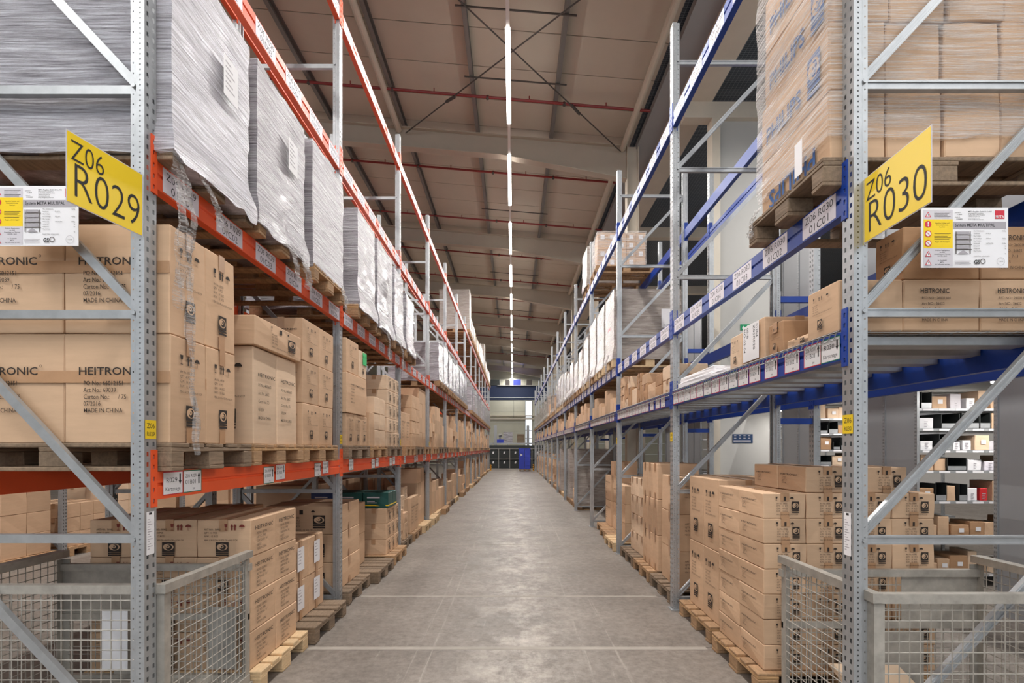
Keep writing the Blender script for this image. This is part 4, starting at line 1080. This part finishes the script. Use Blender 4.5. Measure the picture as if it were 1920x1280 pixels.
pile('R', 1.9, 9.12, .146, 1, 2, 4, (.4, .33, .25), 'mid place, third right bay', G)
for k in range(1, NB):
    # wire deck goods: small cartons in a row
    yy = RY0+RS*k+.12; far = yy > 7.5; j = 0
    while yy < RY0+RS*(k+1)-.25:
        wd = R.uniform(.16, .34); tot = R.uniform(.18, .5); hh = 0; kk = 0; dd = R.uniform(.25, .5)
        while hh < tot-.1:
            dz = min(R.uniform(.12, .3), tot-hh)
            carton(RX+.03, RX+.03+dd, yy, yy+wd, zB+hh, zB+hh+dz, 'small carton on right wire deck, %s bay, %s pile, %s from bottom' % (ORD[k], ORD[j], ORD[kk]), GS, None, None, 'R', R.choice(('carton', 'carton_b', 'carton_d')), R.choice(('x', 'y')), far=far); hh += dz; kk += 1
        yy += wd+R.uniform(.01, .06); j += 1
    if k >= 2:
        for n in range(3):
            y = RY0+RS*k+.14+n*.9
            if k in (6, 7) and n < 2:
                pal('R', y, zC, 1.58, 'on right second level, %s place of %s bay' % (ORD[n], ORD[k]), 'wood', False)
                fill_pallet('R', y, zC+.146, 1.62, 'x', True, .9, None)
            else:
                pal('R', y, zC, 1.58, 'on right second level, %s place of %s bay' % (ORD[n], ORD[k]), R.choice(('wood', 'wood_new')), False)
                t = wrapped(1.58+.6, y+.4, zC+.12, 1.14, .76, 1.12 if k == 2 else R.choice((.75, .9, 1.0)), 'pale wrapped load on right second level, %s place of %s bay' % (ORD[n], ORD[k]), GW, 'film_warm', R.randint(1, 4), .04, None, 'R')
                if k < 6 and n != 1: link('film_tail', tail_mesh([(-.6, -.1, .12), (-.64, -.04, -.02), (-.63, .02, -R.uniform(.15, .45))], R.uniform(.08, .2), k*3+n), t)
                if k == 2 and n == 0:
                    link('delivery_note', pr('dsheet2', lambda p: (p.rect(0, 0, .22, .3, 'white'), p.layer(), p.text('15.05.10', .03, .03, .04, 'black'), [p.rect(.13, .12+.05*i, .19, .13+.05*i, 'ink') for i in range(3)])), t, (.18, -.40, .5), FACE['near'])
                    MB().box(-.60, -.598, -.2, -.05, .5, .54).obj('red_slip', 'redplastic', t)
    if k >= 3:
        for n in range(3):
            y = RY0+RS*k+.14+n*.9
            if k in (4, 5) and n != 1:
                t = wrapped(1.72+.55, y+.4, .13, 1.1, .76, 1.5, 'tall wrapped load on right floor, %s place of %s bay' % (ORD[n], ORD[k]), GW, 'film_warm', R.randint(1, 4), .02)
                pal('R', y, 0, 1.70, 'on right floor, %s place of %s bay' % (ORD[n], ORD[k]), 'wood', False)
            elif k > 3:
                pal('R', y, 0, 1.70, 'on right floor, %s place of %s bay' % (ORD[n], ORD[k]), R.choice(WOODS), False)
                fill_pallet('R', y, .146, 1.74, 'x', True, 1.35, None)
# third level right: two loads
pal('R', 10.05, zD, 1.62, 'under the carton block on right third level', 'wood')
lo = empty('carton_block', (1.66, 10.1, zD+.146)); tag(lo, 'block of small labelled cartons under film on right third level', 'wrapped load', GW)
for k in range(4):
    for i in range(5):
        c = link('carton', carton_mesh(.182, .36, .16, 'carton', i % 4), lo, (.09+.187*i, .18, k*.163))
        if (i*3+k*2) % 4: link('label', pr('wlab', lambda p: p.rect(.05, .03, .13, .12, 'white')), c, (-.091, -.1895, 0), FACE['near'])
link('stretch_film', wrap_mesh(.96, .72, .68, 'film_clear', 5, .0), lo, (.465, .34, 0))
pal('R', 11.2, zD, 1.62, 'under the tall wrapped load on right third level', 'wood')
wrapped(2.16, 11.6, zD+.13, 1.1, .76, .85, 'tall pale wrapped load on right third level, farther one', GW, 'film_warm', 2, .02)
# ================================================================== WIRE CAGES
def cage(x, y, s, label, extra):
    """mesh box pallet 1.24 x 0.84 x 0.97; x = aisle face, s = direction away from aisle"""
    t = empty('wire_cage', (x, y, 0)); tag(t, label, 'wire cage', 'wire cages')
    W, D, H = 1.24, .84, .97
    X = lambda v: s*v
    def bx(n, x0, x1, y0, y1, z0, z1, m='cage'): a, b = sorted((X(x0), X(x1))); return MB().box(a, b, y0, y1, z0, z1).obj(n, m, t)
    for xx in (0, W-.05):
        for yy in (0, D-.05): 
            a_, b_ = sorted((X(xx), X(xx+.05))); fl = yy if yy == 0 else yy+.044; sx_ = (xx if xx == 0 else xx+.044); c_, d_ = sorted((X(sx_), X(sx_+.006)))
            lo_, hi_ = (yy+.006, yy+.05) if yy == 0 else (yy, yy+.044)
            MB().box(a_, b_, fl, fl+.006, .1, H-.05).box(c_, d_, lo_, hi_, .1, H-.05).obj('corner_post', 'cage', t)
            bx('foot', xx-.01, xx+.07, yy-.005, yy+.07, 0, .1)
    # rims
    bx('rim', -.012, W+.012, -.012, .028, H-.045, H); bx('rim', -.012, W+.012, D-.028, D+.012, H-.125, H-.08)
    bx('rim', -.016, .03, -.016, D+.016, H-.04, H+.004); bx('rim', W-.03, W+.04, -.016, D+.016, H-.04, H+.004)
    bx('floor_sheet', .01, W-.01, .01, D-.01, .12, .14); bx('bottom_rail', .003, W-.003, -.004, .03, .1, .16); bx('bottom_rail', .003, W-.003, D-.03, D+.004, .1, .16); bx('bottom_rail', -.004, .03, .003, D-.003, .102, .158); bx('bottom_rail', W-.03, W+.004, .003, D-.003, .102, .158)
    bx('mid_rail', 0, W, D-.02, D, .52, .56); bx('hinge_flap', .75, W-.05, D-.012, D-.008, .56, .86); bx('back_sheet', W*.42, W*.72, D-.012, D-.009, .16, .5)
    def panel(a, b, z0, z1, ax):
        mb = MB(); v = a+.03
        P = (lambda q, z: (X(q), ax[1], z)) if ax[0] == 'x' else (lambda q, z: (X(ax[1]), q, z))
        while v < b: mb.tube(P(v, z0), P(v, z1), .003, 5); v += .05
        z = z0+.03
        e = .005
        while z < z1: 
            A, B = P(a, z), P(b, z); mb.tube(A, B, .003, 5); z += .05
        tag(mb.obj('mesh_panel', 'cage', t), kind='stuff')
    panel(.04, W-.04, .16, H-.05, ('x', .004)); panel(.04, W-.04, .16, H-.13, ('x', D-.006)); panel(.04, D-.04, .16, H-.04, ('y', .004)); panel(.04, D-.04, .16, H-.04, ('y', W-.006))
    return t
cage(-1.75, 2.59, -1, 'galvanised wire cage at the foot of the left rack', 0)
cage(1.70, 2.43, 1, 'galvanised wire cage at the foot of the right rack', 0)
tag(MB().box(-2.62, -2.45, 3.28, 3.283, .25, .62).obj('paper_sheet', 'white'), 'white paper sheet hanging inside the left wire cage', 'paper')
tag(MB().box(-1.98, -1.80, 3.36, 3.363, .22, .62).obj('steel_plate', 'galv_dark'), 'grey metal plate inside the left wire cage', 'plate')
# flattened cartons leaning in the right cage
for i, (x, y, z, rx, ry, rz, sx, m) in enumerate(((2.30, 2.85, .145, 0, 0, .1, .75, 'carton_d'), (2.15, 2.86, .185, .06, .05, -.2, .6, 'carton_b'), (2.12, 2.90, .25, .5, .12, .25, .5, 'carton_b'), (2.55, 2.84, .2, -.1, .35, .1, .42, 'carton'))):
    o = link('flattened_carton', carton_mesh(sx, .42, .028, m, i), None, (x, y, z), (rx, ry, rz)); tag(o, 'flattened carton lying in the right wire cage, %s of four' % ORD[i], 'flattened carton', 'flattened cartons in the right cage')
# ================================================================== SHELVING ON THE RIGHT
SHX = 4.84
ang = MB().box(0, .04, -.02, .02, 0, 2.4).mesh('shelf_post', 'galv')
def shelf_row(y0, y1, idx, xlen=2.2, goods=True):
    t = empty('shelving_row', (SHX, y0, 0)); tag(t, 'grey sheet steel shelving row beyond the right rack, %s from the front' % ORD[idx], 'shelving', 'shelving rows')
    D = y1-y0; H = 5.2
    for a, b in ((0, D/2-.02), (D/2+.02, D)):
        MB().box(-.005, .02, a, b, 0, H).obj('side_panel', 'sheet', t)
    for yy in (0, D/2, D):
        p = link('post', PM['R'], t, (-.02, yy, 0), (0, 0, 0), (.45, .45, .85))
    for xx in (1.02, 2.04):
        link('post', PM['R'], t, (xx, .03, 0), (0, 0, PI/2), (.45, .45, .85))
    if goods:
        for i, z in enumerate((.15, .578, 1.02, 1.385, 1.63, 1.89, 2.13)):
            MB().box(.02, xlen, 0, D, z-.03, z).obj('shelf', 'galv', t)
            for j in range(8):
                MB().box(.06+.2*j, .19+.2*j, -.003, -.001, z-.027, z-.004).obj('price_strip', 'white', t)
    return t
rows = [(3.1, 5.16), (6.18, 7.25), (8.22, 9.25), (11.3, 12.3), (13.3, 14.3), (15.3, 16.3)]
for i, (a, b) in enumerate(rows): shelf_row(a, b, i, goods=i in (1, 2, 3, 4))
# mezzanine deck above the shelving with one lamp under it
md = MB().box(4.86, 9, 3, 10.4, 2.48, 2.56).obj('trim_8', 'wall'); tag(md, kind='structure')
t = empty('shelf_lamp', (5.72, 5.65, 2.40)); tag(t, 'small lit batten lamp under the shelving deck on the right', 'light')
MB().box(-.5, .5, -.05, .05, .0, .05).obj('lamp_body', 'trunk', t); MB().tube((-.48, 0, -.02), (.48, 0, -.02), .018, 8).obj('tube', 'tube', t)
for y in (5.65, 7.73, 9.9):
    ld = bpy.data.lights.new('batten_light', 'AREA'); ld.shape = 'RECTANGLE'; ld.size = 1.8; ld.size_y = .1; ld.energy = 34; ld.color = (1, .97, .93)
    if y < 6: link('lamp_light', ld, t, (.3, 0, -.05))
    else:
        q = empty('shelf_lamp', (6.0, y, 2.40)); tag(q, 'lit batten lamp in the %s shelving aisle on the right' % ('second' if y < 8 else 'third'), 'light'); MB().box(-.9, .9, -.05, .05, 0, .05).obj('lamp_body', 'trunk', q); MB().tube((-.88, 0, -.02), (.88, 0, -.02), .018, 8).obj('tube', 'tube', q); link('lamp_light', ld, q, (0, 0, -.05))
# goods on the two visible shelf rows
gz = (.15, .578, 1.02, 1.385, 1.63, 1.89, 2.13)
zt = (.578, 1.02, 1.385, 1.63, 1.89, 2.13, 2.46)
cnt = 0
def bin_(x, y, z, w_, h, d, nm, lab):
    t = link(nm, None, None, (x, y, z)); t.empty_display_size = .05; tag(t, lab, 'bin', 'shelf bins')
    MB().box(0, w_, 0, d, 0, .006).obj('bin_floor', 'blackplastic', t); MB().box(0, .005, 0, d, 0, h).obj('bin_side', 'blackplastic', t); MB().box(w_-.005, w_, 0, d, 0, h).obj('bin_side', 'blackplastic', t); MB().box(0, w_, d-.005, d, 0, h).obj('bin_back', 'blackplastic', t); MB().box(0, w_, 0, .005, 0, h*.35).obj('bin_front', 'galv', t)
for ri, (y0, xa, xb) in enumerate(((6.18, 4.88, 6.12), (8.22, 4.88, 5.75))):
    for si in range(7):
        x = xa+.03; j = 0; hmax = zt[si]-gz[si]-.05
        while x < xb-.1:
            wd = R.uniform(.09, .24); hh = min(hmax, R.uniform(.12, .26)); q = R.random()
            where = '%s shelf from bottom, %s shelving row, %s item from left' % (ORD[si], ('front', 'rear')[ri], ORD[j])
            if q < .42 or si in (0, 1):
                o = link('shelf_carton', carton_mesh(round(wd, 2), .3, round(hh, 2), R.choice(('carton', 'carton_d', 'carton_b')), j % 3), None, (x+wd/2, y0+.2, gz[si]), (0, 0, R.uniform(-.08, .08))); tag(o, 'small carton, '+where, 'carton', 'goods on the shelving')
                if wd > .14: link('label', pr('slab', lambda p: p.rect(0, 0, .06, .05, 'white')), o, (-.02, -.157, hh*.4), FACE['near'])
            elif q < .72: bin_(x, y0+.03, gz[si], wd, min(hh, .2), .35, 'storage_bin', 'dark storage bin, '+where)
            else:
                m = R.choice(('white', 'white', 'lilac', 'lightgrey', 'redplastic' if si == 2 else 'white'))
                o = link('packet', carton_mesh(round(wd*.8, 2), .2, round(hh*.7, 2), m, j % 3), None, (x+wd*.4, y0+.16, gz[si]), (0, 0, R.uniform(-.2, .2))); tag(o, '%s packet, %s' % ('red' if m == 'redplastic' else 'pale', where), 'packet', 'goods on the shelving')
                link('print', pr('pk', lambda p: [p.rect(0, .02*i, .03+.01*(i % 2), .008+.02*i, 'greylabel') for i in range(4)]), o, (-.02, -.105, .02), FACE['near'])
            x += wd+R.uniform(.005, .03); j += 1
# cooling-blue notice and green exit sign on the partition wall
t = empty('blue_notice', (4.46, 10.49, 1.76)); tag(t, 'dark blue notice board on the off-white partition wall', 'sign')
MB().box(0, .41, 0, .006, 0, .18).obj('board', mat('notice_blue', lin(22, 54, 92), .4), t)
link('lettering', pr('notice', lambda p: [p.rect(.03+.095*i, .09+.03*j, .075+.095*i, .1+.03*j, 'lightgrey') for i in range(4) for j in range(3)]+[p.rect(.02, .02+.025*j, .37, .03+.025*j, 'lightgrey') for j in range(2)]), t, (0, -.0015, 0), FACE['near'])
t = empty('exit_sign', (4.62, 10.49, 4.05)); tag(t, 'green exit sign on the partition wall', 'sign')
MB().box(0, .26, 0, .012, 0, .12).obj('board', mat('exit_green', lin(10, 140, 90), .4), t)
link('pictogram', pr('exit', lambda p: [p.arrow(.06, .03, .09, .05, 'white'), p.rect(.14, .03, .2, .1, 'white')]), t, (0, -.0015, 0), FACE['near'])
# ================================================================== BEHIND THE LEFT RACK
for k in range(0, 6):
    frame('R', -3.10-DEP, LY0+LS*k, RACK_LB, False)
    frame('L', -6.75, LY0+LS*k-.4, RACK_LL, False)
    if k < 5:
        ya, yb = LY0+LS*k+.085, LY0+LS*(k+1)
        for lev in ('B', 'C'):
            beam(-3.15, -1, ya, yb, LEV_L[lev], 'orange', RACK_LB, False)
            beam(-4.2, 1, ya, yb, LEV_L[lev], 'orange', RACK_LB, False)
            beam(-6.75, -1, ya-.4, yb-.4, LEV_L[lev], 'orange', RACK_LL, False)
        for n in range(3):
            y = ya+.03+n*.9
            pallet(-3.65, y+.4, zb, 'wooden pallet on backing rack first level, %s place of %s bay' % (ORD[n], ORD[k]), 'pallets', 'wood', False)
            wrapped(-3.65, y+.4, zb+.13, 1.15, .78, 1.1, 'silver wrapped load on backing rack, first level, %s place of %s bay' % (ORD[n], ORD[k]), GW, 'film', (n+k) % 4+1, .02)
            if k >= 1:
                pallet(-7.35, y, 0, 'wooden pallet across the left aisle floor, %s place of %s bay' % (ORD[n], ORD[k]), 'pallets', 'wood', False)
                d = ((.45, .37, .3), (.5, .75, .28), (.4, .25, .22))[(n+k) % 3]
                pile('L', 6.8, y-.38, .146, 2, int(.78/d[1]), 3, d, 'across left aisle, %s place %s bay' % (ORD[n], ORD[k]), G, None, None, m='carton_b' if n == 1 else 'carton', far=k > 2)
            if k >= 2:
                pallet(-3.65, y+.4, 0, 'wooden pallet on backing rack floor, %s place of %s bay' % (ORD[n], ORD[k]), 'pallets', 'wood', False)
                pile('L', 3.2, y, .146, 1, 2, 3, (.9, .37, .3), 'backing rack floor, %s place %s bay' % (ORD[n], ORD[k]), G, None, None, far=True)
# ================================================================== FAR END
# black bins in a low rack
for i in range(5):
    for j in range(2):
        x = -1.62+.9*i
        bm = bmesh.new(); bmesh.ops.create_cube(bm, size=1)
        for v in bm.verts: v.co = Vector((v.co.x*.86*(1 if v.co.z < 0 else .92), v.co.y*.6, v.co.z*.72))
        bmesh.ops.bevel(bm, geom=[e for e in bm.edges if all(v.co.z > 0 for v in e.verts)], offset=.09, segments=3, affect='EDGES')
        me = bpy.data.meshes.new('bin'); bm.to_mesh(me); bm.free(); me.materials.append(M['blackplastic'])
        o = link('black_container', me, None, (x, 42.2, .39+.80*j)); tag(o, 'black rounded container at aisle end, %s row, %s from left' % (('bottom', 'top')[j], ORD[i]), 'container', 'black containers at the aisle end')
        MB().box(-.08, .04, -.33, -.32, .02, .2).obj('tag', 'white', o, (0, 0, 0), (0, .3, 0))
tag(MB().box(-2.2, 2.6, 42.55, 42.6, 0, 1.9).obj('dark_backdrop', 'blackplastic'), 'dark screen added to darken the zone behind the black containers', 'backdrop')  # panel added only to make the zone behind the containers dark
for j in range(3):
    z = (.0, .78, 1.62)[j]
    tag(MB().box(-2.2, 2.6, 41.9, 42.5, z-.04 if j else 0, z+.02).obj('end_shelf', 'galv_dark'), '%s grey shelf carrying the black containers' % ('lowest', 'middle', 'upper')[j], 'shelf', 'shelves at the aisle end')
for i in range(6):
    tag(MB().box(-2.1+.9*i, -2.04+.9*i, 41.8, 41.9, 0, 1.66).obj('end_post', 'galv_dark'), 'thin grey post between the black containers, %s from left' % ORD[i], 'post', 'posts at the aisle end')
for x, lb in ((-1.5, 'left'), (1.27, 'right')):
    tag(MB().box(x-.12, x+.12, 44, 44.2, 0, 3.6).obj('grey_pillar', 'sheet'), '%s grey pillar standing at the aisle end' % lb, 'pillar', 'grey pillars')
t = tag(MB().box(-2, 2.4, 45, 46, 2.0, 2.12).obj('end_platform', 'galv'), 'pale steel platform carrying the wrapped load at aisle end', 'platform')
MB().box(-2, 2.4, 45, 45.06, 1.5, 1.56).obj('rail', 'galv', t)
for x in (-1.95, -.5, .9, 2.3): MB().box(x, x+.08, 45, 45.08, 0, 2.0).obj('leg', 'galv', t)
t = wrapped(-.45, 45.5, 2.12, .8, .8, .95, 'silver wrapped load on the end platform', GW, 'film', 2, .0)
for i in range(6): tag(MB().box(.35, 1.0, 45.1, 45.9, 2.12+.13*i, 2.23+.13*i).obj('dark_crate', 'wood_grey'), 'dark flat crate in the pile on the end platform, %s from bottom' % ORD[i], 'crate', 'dark crates')
t = empty('blue_machine', (-1.15, 45.4, 2.12)); tag(t, 'small blue machine with grey head on the end platform', 'machine')
MB().box(-.3, .35, -.3, .3, 0, .3).obj('base', 'tote', t); MB().tube((0, 0, .3), (0, 0, .55), .08, 8).obj('neck', 'galv', t); MB().tube((-.12, 0, .65), (.14, 0, .72), .14, 8).obj('head', 'galv_dark', t)
# blue totes on a pallet
pallet(.86, 37.6, 0, 'small pallet under the blue totes at the aisle end', 'pallets', 'wood_grey', False, PI/2)
for i in range(2):
    for j in range(5):
        o = MB().box(-.2, .2, -.25, .25, 0, .26).box(-.215, .215, -.265, .265, .26, .30).obj('blue_tote', 'tote', None, (.62+.43*i, 37.6, .15+.3*j)); tag(o, 'blue plastic tote, %s column, %s from bottom, at aisle end' % (('left', 'right')[i], ORD[j]), 'tote', 'blue totes')
        if i == 0 and j == 3: link('white_mark', pr('tm', lambda p: p.poly([(0, 0), (.2, .12), (0, .24), (.05, .12)], 'white')), o, (-.12, -.268, 0), FACE['near'])
# black and yellow corner guards
for s, lb in ((-1, 'left'), (1, 'right')):
    X = -LX if s < 0 else RX
    t = empty('corner_guard', (X-s*.12, LY0+LS*13-.6 if s < 0 else RY0+RS*13-.6, 0)); tag(t, 'yellow and black corner guard at far end of the %s rack' % lb, 'guard', 'corner guards')
    MB().box(-.05, .05, -.1, .1, 0, .45).obj('guard_body', 'hazard', t)
    for i in range(3): MB().add([(-.056, -.104, .05+.14*i), (.056, -.104, .12+.14*i), (.056, -.104, .18+.14*i), (-.056, -.104, .11+.14*i)], [(0, 1, 2, 3)]).obj('stripe', 'black', t)
# overhead crane
t = empty('overhead_crane', (0, 46.5, 0)); tag(t, 'dark blue overhead travelling crane at the far end', 'crane')
MB().box(-9, 9, -.3, .3, 5.98, 7.25).obj('girder', 'darkblue', t); MB().box(-9, 9, -.36, -.3, 6.15, 6.2).obj('rail', 'galv', t)
MB().box(-9, 9, .9, 1.4, 6.1, 7.2).obj('girder', 'darkblue', t)
MB().box(-1.4, 1.9, -.5, 1.2, 7.2, 7.28).obj('trolley_deck', 'galv_dark', t)
for x, m, w_ in ((-2.4, 'blackplastic', 1.2), (-.7, 'rod', .4), (.0, 'tote', .7), (1.2, 'rod', .5), (2.5, 'blackplastic', 1.2)): MB().box(x, x+w_, -.3, .4, 7.28, 7.8).obj('trolley_unit', m, t)
MB().tube((.05, 0, 4.4), (.05, 0, 7.0), .012, 5).obj('hoist_cable', 'rod', t)
# all the cartons too far off to be told apart
fo = FAR.obj('distant_cartons', 'carton_far'); tag(fo, 'brown cartons stacked in the far bays of both racks', 'cartons', kind='stuff')
print('CARTONS', ncart[0], 'OBJECTS', len(bpy.data.objects))
